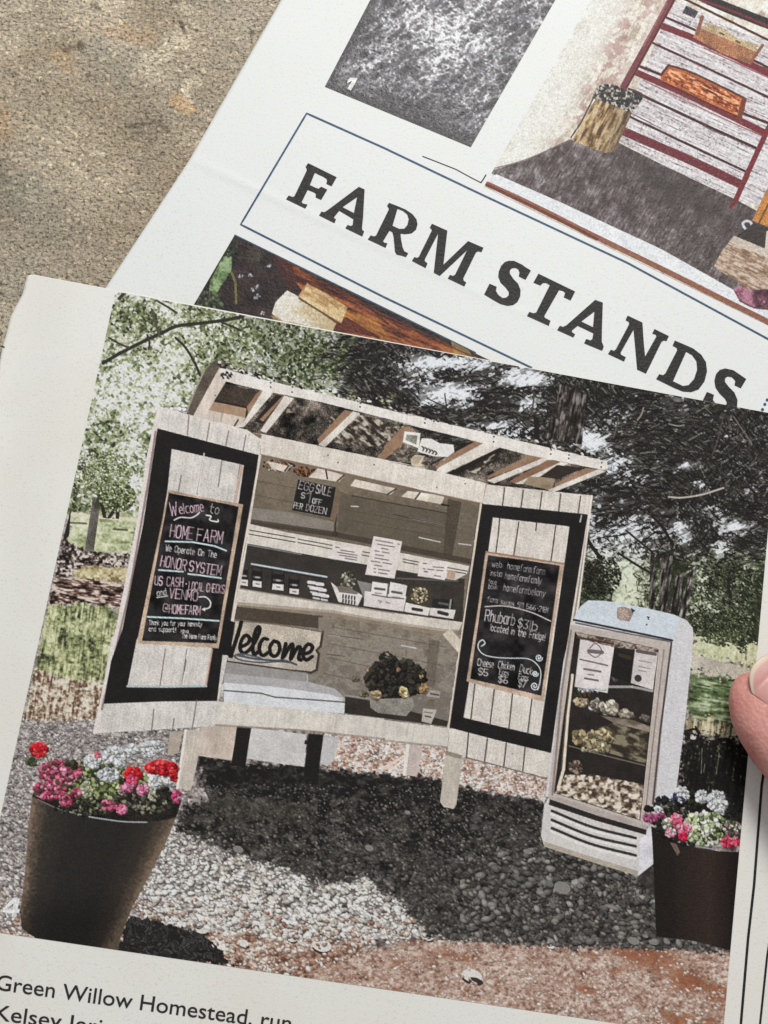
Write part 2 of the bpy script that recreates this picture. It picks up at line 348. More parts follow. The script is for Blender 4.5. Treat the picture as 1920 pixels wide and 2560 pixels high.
    vd = .75*st+.6*fine*.6+.35*st2+b
    Dk = ramp(vd, [(-1.5, (24, 20, 19)), (0, (46, 41, 38)), (.7, (112, 110, 106)), (1.3, (198, 204, 212)), (2.5, (238, 240, 246))])
    low = sstep(1300, 1440, PY)*(PX > 1400)
    Dl = ramp(vd, [(-1.5, (24, 22, 18)), (-.2, (48, 50, 38)), (.6, (128, 134, 104)), (1.2, (192, 198, 168)), (2.5, (232, 234, 218))])
    Dk = Dk*(1-low[..., None])+Dl*low[..., None]
    wR = sstep(-40, 60, PX-np.interp(PY, [820, 900, 1000, 1100], [860, 810, 900, 1010])+22*med)
    Lb = ramp(.5*fine+.45*med+sky*1.0+.5, [(-1.6, (74, 80, 56)), (-.4, (126, 132, 96)), (.4, (170, 174, 140)), (1.0, (206, 206, 194)), (1.8, (224, 222, 224))])
    Lb = Lb*(1-.6*dg[..., None])+.6*dg[..., None]*Lg; bk = sstep(-.9, 1.4, b+.3*med)[..., None]; lw = sstep(1330, 1460, PY)[..., None]
    back = bk*((1-lw)*np.array((222, 224, 230))+lw*np.array((204, 208, 186)))+(1-bk)*((1-lw)*np.array((96, 94, 90))+lw*np.array((104, 110, 86)))
    Rb = .45*Dk+.55*back
    c.put(wood, Lb*(1-wR[..., None])+Rb*wR[..., None])
    cw = wood
    ys, xs = np.where(wood > .5); pk = c.rs.randint(len(ys), size=34000); cl2 = c.noise(60, 26, 18, 2, 71); lmask = sky+.4*med
    for i in pk:
        y, x = ys[i], xs[i]; px, py = PX[y, x], PY[y, x]
        if c.rs.rand() < wR[y, x]:
            bb = b[y, x]+.5*cl2[y, x]
            if c.rs.rand() > 1/(1+math.exp(2.6*(bb-.1))): continue
            an = math.radians(22+26*math.sin(px*.013+py*.008)+22*c.rs.randn())*(1 if c.rs.rand() < .7 else -1)
            if py > 1440: an += .7
            ln = 4+9*c.rs.rand(); g = c.rs.rand(); v_ = 22+26*g*g
            col = (v_+3, v_, v_-2) if py < 1400 else (v_+8, v_+12, v_-2)
            if c.rs.rand() < .07: col = (116, 114, 108) if py < 1350 else (140, 148, 116)
            c.line(np.array([(px-ln*math.cos(an), py-ln*math.sin(an)), (px+ln*math.cos(an), py+ln*math.sin(an))]), 1.6+2.4*c.rs.rand(), col, .85)
        else:
            d_ = dg[y, x]; k_ = lmask[y, x]; g = c.rs.rand()-.12-.30*min(max(k_, -1), 1)+(.14 if d_ > .5 else 0)
            col = [(226, 226, 222), (196, 200, 166), (160, 168, 118), (122, 134, 84), (86, 98, 60), (52, 60, 40)][int(min(max(g, 0), .999)*6)]
            gy_ = sum(col)/3; col = tuple(.72*q_+.28*gy_ for q_ in col)
            if d_ > .5: col = tuple(q_*.8 for q_ in col)
            z = 1.8+2.6*c.rs.rand(); c.blob(px, py, z*1.4, z*.8, c.rs.rand()*3, col, None, False, 1.0)
    for q in ('Z 700,1000 520,1060 330,1090 200,1150', 'Z 720,1080 560,1140 400,1240', 'Z 690,820 480,900 260,960', 'Z 900,900 1100,940 1300,1020 1500,1130', 'Z 950,760 1200,830 1450,900 1600,980', 'Z 100,600 300,690 560,740 820,760', 'Z 60,420 300,480 560,600', 'N 1100,140 900,150 640,120 420,110', 'N 1120,330 900,300 700,330', 'N 1200,40 1000,20 800,60 560,50', 'Z 1300,1200 1200,1350 1180,1500', 'Z 1400,1250 1330,1400 1340,1600', 'Z 330,1260 250,1350 190,1480'):
        q_ = pt(q); c.curve(q_, 5, (34, 30, 29), a=.85)
        for _ in range(70):
            f_ = c.rs.rand()*(len(q_)-1.001); j_ = int(f_); x_, y_ = q_[j_]+(q_[j_+1]-q_[j_])*(f_-j_); a_ = 1.2+.5*c.rs.randn(); l_ = 6+16*c.rs.rand()
            c.line(np.array([(x_, y_), (x_+l_*math.cos(a_), y_+l_*math.sin(a_))]), 2.2, (36, 33, 31), .8)
    spk = sstep(1.05, 1.6, .6*fine+.55*st+.62*b+.25)*wR*wood*(.9-.25*lw[..., 0])*(.35+.65*sstep(-.9, .2, b)); c.put(spk, np.array((226, 228, 234))*(1-lw)+lw*np.array((214, 218, 198)), .85, False)
    # left field, trunks and brush
    m = c.rough('Y 445,935 860,960 800,1190 400,1180'); c.put(m, ramp(fine*.5+med*.6, [(-2, (120, 128, 84)), (0, (190, 196, 156)), (1.5, (224, 224, 196))]), .95)
    c.line('Y 445,945 560,960 850,985', 9, (222, 214, 196), .8); c.line('Y 430,1000 530,1005', 5, (110, 104, 84)); c.line('Y 700,1040 780,1045', 5, (90, 88, 74))
    c.fill('Y 572,840 622,850 575,1185 520,1170', (96, 90, 84), .25, grain=.12)
    c.curve('Y 560,560 640,640 640,760 600,900', 14, (62, 62, 46), a=.8)
    for q in ('Y 620,860 650,1000 685,1190', 'Y 695,980 685,1090 680,1180', 'Y 725,930 712,1060 708,1180', 'Y 650,1000 690,940 720,900'): c.curve(q, 8, (48, 42, 38), clip=cw)
    c.cluster('Y 720,840', 110, 90, 260, 10, [(52, 60, 40), (92, 104, 66), (150, 160, 112), (190, 196, 156)], True, cw)
    c.cluster('Y 640,690', 170, 130, 420, 9, [(120, 132, 84), (160, 170, 120), (196, 202, 160), (222, 224, 206), (84, 94, 58)], True, cw)
    c.cluster('Y 460,640', 60, 130, 60, 14, [(180, 184, 150), (70, 70, 54), (214, 212, 200)], True, cw)
    c.fill('Y 438,905 425,1080 380,1130', (44, 40, 38), .1)
    m = c.rough('Y 385,1090 520,1170 700,1190 810,1180 770,1280 520,1260 470,1330 340,1340 360,1200')
    c.put(m, ramp(fine+.4*med, [(-1.6, (30, 26, 26)), (-.2, (82, 70, 66)), (.7, (140, 124, 116)), (1.6, (214, 206, 197))]))
    m = c.rough('Y 520,1262 790,1280 770,1380 480,1370 450,1310'); c.put(m, ramp(fine*.7+med*.6, [(-2, (128, 110, 78)), (0, (192, 178, 138)), (2, (226, 218, 186))]))
    m = c.rough('Y 335,1340 470,1340 770,1370 735,1540 500,1500 300,1520'); c.put(m, ramp(c.noise(18, 5, 6, 2, 31)+.3*fine, [(-1.7, (30, 24, 24)), (-.4, (92, 70, 64)), (.5, (150, 122, 110)), (1.4, (214, 200, 188))]))
    c.use('printed_photograph')
    gr = c.noise(4, 34, 8, 2, 33)
    m = c.rough('Y 300,1500 500,1495 740,1530 690,1780 650,1990 500,1985 300,1950 200,1960 250,1720')
    c.put(m, ramp(gr*.5+.4*med+.5*fine-.7*G(105, 1645, 60, 34)-.7*G(250, 1690, 60, 40)+.25, [(-2.2, (52, 54, 42)), (-1.0, (104, 108, 76)), (.1, (156, 160, 116)), (1.2, (198, 200, 158)), (2.6, (226, 224, 196))]))
    m = c.rough('Y 225,1890 400,1960 650,1990 600,2215 140,2215'); c.put(m, ramp(fine*.8+.5*gr, [(-1.8, (96, 72, 60)), (-.5, (152, 128, 108)), (.4, (196, 182, 162)), (1.6, (224, 216, 202))]))
    c.use('printed_woodland')
    c.curve('H 50,575 180,500 330,425 450,370 560,320 720,300 880,280 1010,255', 9, (52, 52, 44)); c.curve('H 90,400 160,440 230,470', 5, (70, 66, 56))
    c.curve('H 430,150 500,190 560,230', 5, (60, 58, 46)); c.curve('H 385,200 420,330 440,390', 5, (84, 80, 66)); c.curve('H 550,400 620,470 680,570 720,660', 6, (58, 54, 46)); c.curve('H 870,295 960,330 1000,350', 5, (54, 52, 44))
    c.curve('H 160,130 200,90 230,80', 8, (66, 58, 52)); c.curve('H 355,380 370,430 365,480', 5, (64, 62, 50))
    # trunks, limbs on the right
    bark = c.noise(5, 26, 12, 2, 41)
    m = c.mask('N 1215,0 1400,66 1385,200 1370,420 1250,400 1110,372 1150,230 1195,110'); c.put(m, ramp(bark+.3*fine, [(-1.6, (26, 22, 21)), (.2, (56, 49, 46)), (1.4, (104, 96, 92)), (2.4, (140, 134, 130))]), .95)
    for q, cl in (('Z 790,1250 890,1230 858,1690 778,1680', 70), ('Z 712,1250 752,1255 748,1650 702,1640', 62), ('Z 905,1400 985,1350 925,1700 872,1690', 84), ('Z 1010,1380 1082,1310 985,1725 928,1705', 96)):
        m = c.mask(q); c.put(m, ramp(bark+.3*fine, [(-1.6, (30, 27, 25)), (.2, (cl, cl-5, cl-10)), (1.5, (cl*1.8, cl*1.75, cl*1.65))]))
    for q, wd, cl in (('Z 860,766 960,772 1120,748 1290,695', 4, (188, 180, 172)), ('N 1040,60 1020,200 990,300', 4, (74, 66, 62)), ('N 1050,240 1060,380', 12, (34, 30, 29)), ('Z 210,1090 260,1170 330,1260', 9, (36, 32, 30)), ('Z 460,1210 600,1300 720,1370', 6, (40, 36, 32)),
                      ('Z 520,1030 640,1130 730,1200', 5, (44, 38, 34)), ('Z 1370,130 1430,220 1510,330', 3, (110, 100, 94)), ('Z 660,60 640,120 610,160', 3, (150, 140, 130)), ('Z 460,150 440,240 420,300', 3, (98, 90, 84)),
                      ('Z 860,190 930,205 980,200', 3, (140, 136, 132)), ('Z 730,920 820,1020 890,1150', 7, (34, 30, 28)), ('Z 1290,130 1240,330 1200,440', 3, (80, 74, 70)), ('N 860,180 960,290 1010,340', 3, (38, 34, 32)), ('N 830,330 960,250 1100,200', 3, (38, 34, 32)), ('N 300,100 420,160 560,230', 3, (50, 46, 46)), ('N 420,70 430,180 400,240', 3, (50, 46, 46))):
        c.curve(q, wd, cl, clip=cw)
    for q, rx, ry, n, sz, pal in (('Z 330,1390', 150, 160, 260, 11, [(34, 32, 28), (52, 50, 42), (26, 24, 22), (74, 74, 60)]), ('Z 1300,1500', 270, 260, 300, 12, [(38, 40, 32), (66, 72, 54), (104, 112, 84), (28, 28, 24), (140, 146, 116)]),
                                  ('Z 1280,1780', 250, 100, 260, 10, [(44, 50, 36), (92, 102, 70), (150, 158, 120), (32, 34, 28), (62, 70, 48)]), ('Z 1430,1900', 60, 70, 60, 12, [(52, 58, 42), (96, 106, 76)])):
        c.cluster(q, rx, ry, n, sz, pal, True, None if 'Z 14' in q else cw, .35)
    # meadow, road, lawn and hedge right of the fridge
    c.use('printed_meadow')
    m = c.rough('Z 1050,1850 1250,1900 1560,1960 1560,2130 1400,2090 1040,2010', 9, .34, .28); c.put(m, ramp(gr*.35+fine*.45, [(-2, (150, 154, 116)), (0, (198, 200, 166)), (2, (226, 226, 196))]))
    c.cluster('Z 1300,1880', 190, 60, 60, 15, [(60, 68, 48), (104, 112, 80), (150, 158, 120)], False, None, .4); c.cluster('Z 1440,1940', 40, 60, 30, 11, [(48, 54, 40), (84, 92, 68)], False, None, .4)
    c.line('Z 1470,1990 1468,2050', 4, (110, 104, 88)); c.line('Z 1470,2020 1550,2045', 2.5, (206, 204, 190))
    c.fill('G 1325,55 1605,140 1570,250 1320,145', (190, 182, 170), .08, grain=.06)
    lawn = c.noise(40, 7, 10, 2, 51)
    m = c.rough('G 1322,138 1420,150 1570,180 1580,440 1500,390 1400,380 1296,330', 9, .34, .28); c.put(m, ramp(lawn+.35*fine, [(-2, (46, 52, 38)), (-.8, (78, 92, 60)), (.3, (108, 124, 86)), (1.3, (150, 164, 128)), (2.3, (192, 200, 172))]))
    m = c.rough('G 1298,320 1420,350 1560,385 1590,440 1480,430 1292,400', 9, .34, .28); c.put(m, ramp(gr+.3*fine, [(-1.5, (96, 84, 58)), (0, (180, 168, 134)), (1.5, (220, 212, 184))]), .9)
    m = c.rough('G 1290,395 1420,420 1600,430 1580,860 1400,830 1262,700', 9, .34, .28); c.put(m, ramp(gr*.5+.5*fine-.9*sstep(1825, 1875, PY), [(-1.6, (22, 20, 20)), (.1, (36, 34, 30)), (1.0, (84, 84, 68)), (2.2, (160, 158, 136))]))
    for q in ('X 75,1360 65,1680', 'X 290,1420 255,1690', 'X 110,1560 95,1660'): c.line(q, 1.6, (140, 138, 122), .8)
    c.curve('G 1300,395 1340,385 1360,400', 5, (30, 28, 28)); c.line('G 1345,375 1365,405', 5, (30, 28, 28))
    # ---- stand: inside
    c.use('printed_farm_stand')
    m = c.mask('J 225,30 1659,345 1590,800 1445,1810 780,1720 0,1700 0,1100'); rw = c.stones(6, 77)[0]
    c.put(m, ramp((PY-1180)/560+.05*med+.1*fine*.5, [(0, (124, 112, 96)), (.25, (104, 94, 81)), (.55, (118, 107, 94)), (.8, (146, 136, 125)), (1, (120, 112, 104))]))
    c.fill('J 830,310 1450,420 1420,690 980,600 735,535 750,280', (98, 88, 76)); c.fill('J 170,385 440,420 735,485 722,550 160,475', (134, 127, 118)); c.line('J 165,478 720,560 1590,735', 14, (58, 50, 44), .7)
    for q in ('J 190,210 470,262', 'J 180,300 440,352', 'J 830,470 1430,580', 'J 780,400 1440,520', 'J 700,1160 1440,1290', 'J 640,1260 1420,1410', 'J 640,1350 1400,1520', 'J 600,1450 880,1510', 'J 150,700 900,850', 'J 1200,900 1550,960'): c.line(q, 2, (74, 65, 56), .55)
    c.fill('J 1450,330 1540,350 1480,700 1420,690', (66, 58, 50), a=.7); c.line('J 730,270 720,540', 5, (62, 54, 46)); c.line('J 830,310 1450,425', 3, (66, 58, 48))
    for q in ('J 1200,455 1400,490', 'J 1265,580 1400,610', 'J 1520,620 1600,630', 'J 825,378 870,380', 'J 1150,1280 1245,1298', 'J 690,1213 750,1220', 'J 1455,968 1550,990'): c.line(q, 2.6, (206, 204, 200))
    c.line('J 1100,430 1200,455 1400,490', 2, (50, 44, 38)); c.line('J 660,1335 780,1350', 2, (70, 62, 54)); c.line('J 690,1210 900,1240', 2, (86, 78, 68))
    c.cluster('J 350,110', 110, 36, 40, 12, [(120, 70, 40), (60, 38, 28), (160, 110, 70), (210, 196, 180)], False); c.cluster('J 520,150', 70, 30, 34, 12, [(120, 66, 36), (60, 38, 28), (166, 116, 70)], False)
    for q in ('J 280,85 430,120 400,158 310,135', 'J 610,130 785,178 745,220 548,190', 'J 850,203 1120,265 1080,303 818,246', 'J 1190,278 1430,310 1410,366 1150,316'): c.fill(q, (214, 202, 190), .1)
    for q in ('J 420,115 395,150', 'J 780,175 735,215', 'J 1115,265 1060,300', 'J 1270,290 1240,330', 'J 660,145 670,200'): c.line(q, 4, (70, 48, 38))
    c.line('J 1410,366 1455,375', 5, (40, 34, 30))
    # rail with price sheets
    c.fill('J 140,612 560,690 1560,850 1545,1130 1100,1075 500,985 80,915', (58, 53, 49), .08)
    c.line('J 140,625 500,690', 3, (150, 155, 160), .7); c.line('J 180,752 665,836', 4.5, (188, 200, 206)); c.line('J 180,766 660,850', 3, (40, 38, 38))
    c.fill('J 155,490 400,545 960,645 1590,765 1575,815 1500,858 900,752 680,716 140,617', (214, 206, 197))
    for q in ('J 150,530 460,583', 'J 150,556 460,610', 'J 480,590 700,632', 'J 480,612 700,655', 'J 900,672 950,682', 'J 895,695 945,704', 'J 1160,720 1260,740', 'J 1160,738 1255,758', 'J 1450,775 1575,798', 'J 1450,795 1565,815'): c.line(q, 2.6, (70, 62, 58))
    c.line('J 500,855 1515,862', 0.1, (0, 0, 0), 0)
    c.line('J 1120,845 1515,862', 4, (120, 118, 116), .6)
    def sheet(q, rows, k):
        c.use('printed_price_sheet#%d' % k); c.fill(q, (224, 214, 211), .02)
        a = pt(q)
        for i, (f0, f1) in enumerate(rows):
            y = (i+1)/(len(rows)+1)
            l = a[0]+(a[3]-a[0])*y; r = a[1]+(a[2]-a[1])*y; n = max(3, int((f1-f0)*13)); d = (r-l)
            for j in range(n):
                if c.rs.rand() < .16: continue
                s0 = f0+(f1-f0)*j/n; c.line(np.array([l+d*s0, l+d*(s0+(f1-f0)/n*.7)]), 3.0, (96, 84, 84), .75)
    sheet('J 710,625 895,650 880,748 685,716', [(.1, .3), (.3, .85), (.2, .9), (.3, .9), (.5, .9)], 1)
    sheet('J 970,572 1155,605 1105,847 915,820', [(.1, .95), (.2, .8), (.35, .6), (.15, .75), (.2, .5), (.2, .7), (.1, .9), (.15, .6), (.25, .8), (.2, .75)], 2)
    sheet('J 1275,730 1450,740 1430,856 1255,830', [(.1, .25), (.5, .9), (.15, .9), (.2, .35), (.6, .85)], 3)
    c.use('printed_farm_stand'); c.fill('J 1450,790 1500,800 1495,850 1440,845', (186, 160, 140))
    # counter
    c.fill('J 80,905 500,975 1100,1068 1545,1130 1520,1185 1440,1192 1100,1140 700,1068 60,1015', (214, 204, 194)); c.fill('J 62,995 700,1052 1100,1125 1440,1175 1520,1175 1515,1200 1420,1215 1100,1165 690,1090 58,1025', (150, 134, 118), a=.6)
    c.fill('J 58,1025 640,1090 620,1170 60,1110', (72, 62, 54), a=.9)
    c.line('J 80,908 500,978 1100,1071', 3, (150, 140, 130))
    c.fill('J 1415,1208 1468,1172 1530,1240 1525,1335', (206, 194, 178)); c.fill('J 612,1095 690,1110 660,1400 640,1480 600,1470 610,1290', (134, 122, 110))
    c.fill('J 1330,1240 1400,1250 1360,1560 1300,1540', (84, 74, 64), a=.5)
    # jars
    for k, (x, y, wd, hh) in enumerate(((128, 830, 62, 130), (215, 840, 66, 130), (350, 860, 84, 130), (455, 890, 70, 120))):
        c.use('printed_jar#%d' % k)
        P = np.array([(x-wd/2, y-hh/2), (x+wd/2, y-hh/2+8), (x+wd/2-4, y+hh/2), (x-wd/2-6, y+hh/2-8)]); sq = lambda A: 'J '+' '.join('%.1f,%.1f' % tuple(a) for a in A)
        c.fill(sq(P), (38, 32, 32), .1)
        c.line(sq([(x-wd*.3, y-hh*.42), (x+wd*.3, y-hh*.38)]), 7, (62, 56, 54)); c.line(sq([(x-wd*.3, y-4), (x+wd*.3, y)]), 5, (84, 80, 80)); c.line(sq([(x-8, y-2), (x+12, y)]), 4, (170, 170, 172))
        c.fill(sq([(x-wd*.42, y+20), (x+wd*.44, y+26), (x+wd*.42, y+hh/2), (x-wd*.46, y+hh/2-8)]), (222, 214, 210)); c.line(sq([(x-8, y+40), (x+12, y+43)]), 3, (110, 100, 98))
    c.use('printed_spice_bottle')
    for i in range(3):
        for j in range(2):
            x, y = 545+j*52+i*16, 862+j*10+i*38; s2 = 'J %d,%d %d,%d %d,%d %d,%d' % (x, y, x+46, y+5, x+44, y+48, x-2, y+42)
            c.fill(s2, (40, 38, 40)); c.line('J %d,%d %d,%d' % (x+4, y+8, x+42, y+13), 8, (222, 216, 214)); c.line('J %d,%d %d,%d' % (x+4, y+34, x+38, y+40), 5, (196, 196, 198))
    c.use('printed_basket')
    c.cluster('J 800,860', 46, 60, 40, 15, [(150, 146, 128), (70, 70, 60), (200, 196, 182), (110, 108, 92)]); c.fill('J 692,868 735,905 865,935 898,958 868,1022 742,998', (222, 214, 209))
    c.fill('J 730,895 800,900 875,940 860,950 745,935', (120, 112, 104))
    for i in range(5):
        for j in range(2): c.line('J %d,%d %d,%d' % (772+i*19, 952+i*3+j*30, 770+i*19, 970+i*3+j*30), 4, (60, 54, 54))
    c.use('printed_egg_carton'); c.fill('J 862,860 960,880 925,1022', (132, 128, 126), .1)
    c.fill('J 912,928 1182,962 1162,1060 905,1024', (218, 210, 207)); c.fill('J 962,866 1068,882 1058,965 950,950', (226, 219, 216)); c.fill('J 1078,868 1188,892 1172,975 1066,960', (226, 219, 216))
    for q in ('J 980,910 1040,918', 'J 1090,932 1150,942'): c.line(q, 6, (90, 84, 84))
    for q in ('J 960,950 1060,968 1165,978', 'J 1065,880 1056,965'): c.line(q, 3, (96, 88, 88))
    for q in ('J 1000,990 1020,995 1010,1005', 'J 1050,1000 1075,1008', 'J 980,940 1020,945', 'J 1090,965 1140,970'): c.line(q, 3, (140, 132, 132))
    c.use('printed_basket#2'); c.fill('J 1205,892 1345,905 1335,1035 1180,1005', (64, 60, 48)); c.cluster('J 1268,955', 56, 50, 60, 13, [(176, 156, 128), (120, 104, 80), (206, 190, 164), (70, 64, 50)], False)
    c.fill('J 1178,1002 1338,1038 1322,1088 1166,1060', (222, 214, 209)); c.line('J 1225,1043 1280,1052', 8, (58, 52, 52))
    c.use('printed_basket#3'); c.fill('J 1355,975 1485,985 1480,1050 1345,1040', (40, 38, 38)); c.line('J 1395,1005 1450,1015', 5, (96, 94, 94)); c.fill('J 1338,1036 1502,1050 1486,1108 1330,1085', (222, 214, 209)); c.line('J 1392,1065 1445,1078', 9, (52, 48, 48)); c.line('J 1470,985 1462,1040', 4, (150, 148, 146))
    # welcome board, tank, flower bowl
    c.use('printed_welcome_sign')
    c.fill('J 55,1115 330,1140 640,1190 626,1285 598,1310 615,1335 600,1440 565,1455 540,1450 0,1380 0,1180', (188, 177, 163), .1, grain=.06)
    c.line('J 640,1190 626,1285 600,1312 615,1335 600,1438 565,1456 400,1440 200,1410 0,1383', 6, (66, 58, 52)); c.line('J 55,1117 330,1142 640,1192', 3, (110, 98, 88)); c.line('J 100,1270 600,1300', 2, (168, 152, 134))
    c.line('J 112,1130 90,1210 45,1345', 10, (30, 27, 27)); c.line('J 45,1345 20,1240', 13, (30, 27, 27))
    sk = (30, 27, 27)
    for q in ('J 105,1292 150,1270 168,1235 140,1215 112,1250 104,1300 128,1330 170,1305', 'J 165,1310 205,1250 232,1185 222,1160 200,1200 186,1290 196,1338 222,1320', 'J 282,1240 255,1238 232,1275 232,1325 255,1345 286,1325', 'J 322,1252 298,1290 304,1338 336,1348 360,1310 354,1266 324,1250', 'J 378,1362 400,1268 385,1355 430,1280 446,1284 432,1368 476,1294 496,1300 484,1362 500,1376', 'J 515,1338 556,1322 574,1290 546,1272 518,1306 514,1352 536,1374 572,1352'):
        c.curve(q, 8.6, sk)
    c.curve('J 240,1362 120,1335 70,1348 110,1375 230,1390 360,1385 440,1392', 3.5, (74, 82, 96)); c.curve('J 90,1345 200,1366 300,1376 400,1380 470,1405', 4.5, (70, 78, 92))
    c.use('printed_storage_chest')
    c.fill('J 0,1385 200,1415 400,1445 545,1465 545,1515 720,1560 785,1625 790,1660 778,1722 0,1660', (176, 173, 173)); c.fill('J 0,1388 540,1458 535,1515 300,1490 0,1460', (150, 146, 144), a=.9)
    c.fill('J 0,1520 300,1545 560,1580 700,1600 790,1655 778,1722 0,1665', (216, 216, 219)); c.line('J 0,1572 240,1590 330,1615 480,1625 785,1648', 3.5, (92, 90, 92)); c.line('J 0,1535 300,1560 600,1595 760,1625', 5, (216, 216, 220), .7)
    c.use('printed_farm_stand')
    c.fill('J 785,1610 960,1640 1450,1770 1445,1805 780,1718', (54, 48, 44), .1); c.line('J 790,1605 950,1625', 4, (150, 146, 142))
    c.use('printed_flower_bowl')
    c.cluster('J 1110,1490', 190, 120, 230, 30, [(44, 41, 40), (38, 35, 34), (56, 52, 46), (70, 66, 52)], True, None, .5); c.cluster('J 1060,1370', 50, 50, 26, 18, [(44, 41, 40), (60, 56, 50)], True)
    c.fill('J 945,1635 1040,1625 1220,1620 1232,1675 1180,1738 1000,1718 948,1685', (146, 141, 133), .15, grain=.07)
    for x, y, r, pal in ((1158, 1585, 42, [(226, 204, 150), (206, 178, 120), (236, 222, 180)]), (985, 1597, 36, [(198, 176, 142), (170, 146, 112)]), (1295, 1556, 36, [(178, 146, 108), (150, 120, 86)]), (905, 1590, 30, [(128, 118, 90), (100, 94, 72)]), (1130, 1436, 17, [(196, 144, 106)]), (928, 1440, 14, [(196, 144, 106)]), (1278, 1477, 15, [(206, 172, 120)]), (1062, 1340, 13, [(180, 160, 140)]), (850, 1490, 26, [(120, 116, 100)])):
        c.cluster('J %d,%d' % (x, y), r*.7, r*.7, 12 if r > 20 else 4, r*.6, pal)
    c.use('printed_egg_box'); c.fill('J 1335,1568 1402,1580 1395,1622 1312,1608', (170, 162, 154)); c.line('J 1340,1592 1390,1602', 4, (80, 72, 68)); c.fill('J 1325,1625 1370,1630 1365,1680 1315,1672', (110, 100, 84)); c.fill('J 1290,1688 1378,1697 1362,1742 1342,1788 1280,1772', (186, 178, 170)); c.line('J 1305,1738 1340,1745', 4, (90, 84, 80)); c.line('J 1300,1712 1350,1718', 3, (130, 122, 116))
    # egg sale board
    c.use('printed_chalkboard#egg'); c.fill('J 470,188 738,252 700,468 688,455 436,404', (120, 108, 94)); c.fill('J 480,205 725,256 690,452 440,404', (36, 33, 33)); c.fill('J 735,258 762,292 716,492 688,455', (118, 100, 84))
    for t, q, h, wd in (('EGG', 'J 482,262 575,285', 52, 6.5), ('SALE', 'J 592,290 690,312', 54, 6.5), ('$', 'J 498,322 520,327', 34, 5), ('1', 'J 525,352 552,357', 66, 7), ('OFF', 'J 572,358 628,368', 32, 6), ('PER', 'J 450,388 505,400', 36, 6), ('DOZEN', 'J 530,404 660,430', 40, 6)): c.text(t, q, h, (216, 211, 208), wd*.7, a=.9)
    # ---- stand: legs and beams
    c.use('printed_farm_stand')
    c.fill('F 735,395 790,395 770,490 722,500', (176, 164, 152)); c.fill('F 868,365 1022,372 1008,522 940,512 858,500', (200, 185, 172)); 
    c.use('printed_water_tank'); c.fill('F 1080,378 1325,408 1315,548 1180,530 1060,512', (202, 198, 197)); c.fill('F 1390,410 1466,420 1440,525 1420,540 1378,538', (192, 189, 190)); c.cluster('F 1330,440', 16, 12, 8, 10, [(50, 44, 42)])
    c.use('printed_farm_stand'); c.fill('F 1025,370 1086,378 1060,550 998,542', (34, 31, 30)); c.fill('F 1332,405 1398,410 1372,612 1312,590', (34, 31, 30))
    c.fill('F 805,388 884,392 824,652 768,640', (200, 190, 178)); c.line('F 802,390 766,640', 6, (232, 224, 216))
    c.fill('G 100,440 168,460 142,592 82,580', (196, 182, 176)); c.line('G 104,445 88,580', 8, (236, 226, 220)); c.line('G 0,552 40,530 90,500', 7, (226, 206, 196)); c.line('G 20,570 90,515', 5, (236, 222, 214))
    c.fill('G 268,478 342,488 312,712 300,730 258,722 242,700', (196, 186, 174)); c.fill('G 268,478 342,488 338,515 264,500', (150, 140, 128), a=.6)
    c.fill('F 905,262 950,266 1300,300 1659,340 G 0,345 282,382 275,462 0,432 F 1659,425 1300,388 900,364', (212, 205, 197)); c.line('F 900,366 1300,390 1659,428 G 0,434 275,464', 5, (150, 138, 126), .7)
    c.fill('G 270,466 345,486 330,515 262,492', (120, 106, 92), a=.5)
    # roof
    c.fill('M 290,80 345,105 700,230 1659,530 N 480,470 1060,440 1500,590 1160,745 900,700 700,690 300,600 0,535 M 1659,790 1000,655 590,570 100,450 180,250', (80, 73, 67), .9, grain=.3)
    mm = c.mask('M 1060,450 1250,430 1530,500 1560,560 1400,650 1270,655 1060,620'); c.put(mm, ramp(c.noise(7, 20, -50, 2, 61)+.4*fine, [(-1, (46, 40, 36)), (.3, (120, 110, 98)), (1.4, (196, 188, 174))]), .9)
    mm = c.mask('M 780,350 860,370 850,420 760,420'); c.put(mm, ramp(fine, [(-1, (70, 60, 54)), (1.4, (176, 164, 152))]), .8)
    mm = c.mask('N 560,520 700,470 830,500 640,620 480,590'); c.put(mm, ramp(c.noise(6, 20, 60, 2, 62)+.5*fine, [(-.4, (44, 38, 34)), (.9, (120, 110, 98)), (1.8, (196, 188, 170))]), .9)
    mm = c.mask('N 0,300 160,290 140,420 0,520'); c.put(mm, ramp(fine+.3*med, [(-1, (60, 50, 44)), (.4, (128, 116, 102)), (1.5, (196, 186, 170))]), .8); mm = c.mask('N 60,470 180,440 330,520 320,560 100,540'); c.put(mm, ramp(fine, [(-1, (60, 50, 44)), (1.4, (176, 164, 148))]), .7)
    c.fill('M 318,212 585,282 490,385 250,335', (66, 56, 50), .15, grain=.15); c.fill('M 250,335 490,383 482,455 215,402', (168, 140, 116)); c.fill('M 215,400 482,455 430,530 180,468', (208, 194, 182)); c.line('M 250,335 495,385 485,450', 5, (44, 38, 36)); c.line('M 320,430 310,480', 2, (160, 146, 134)); c.line('M 430,470 405,510', 4, (60, 52, 48))
    Lc, Bc = (220, 210, 201), (148, 118, 96)
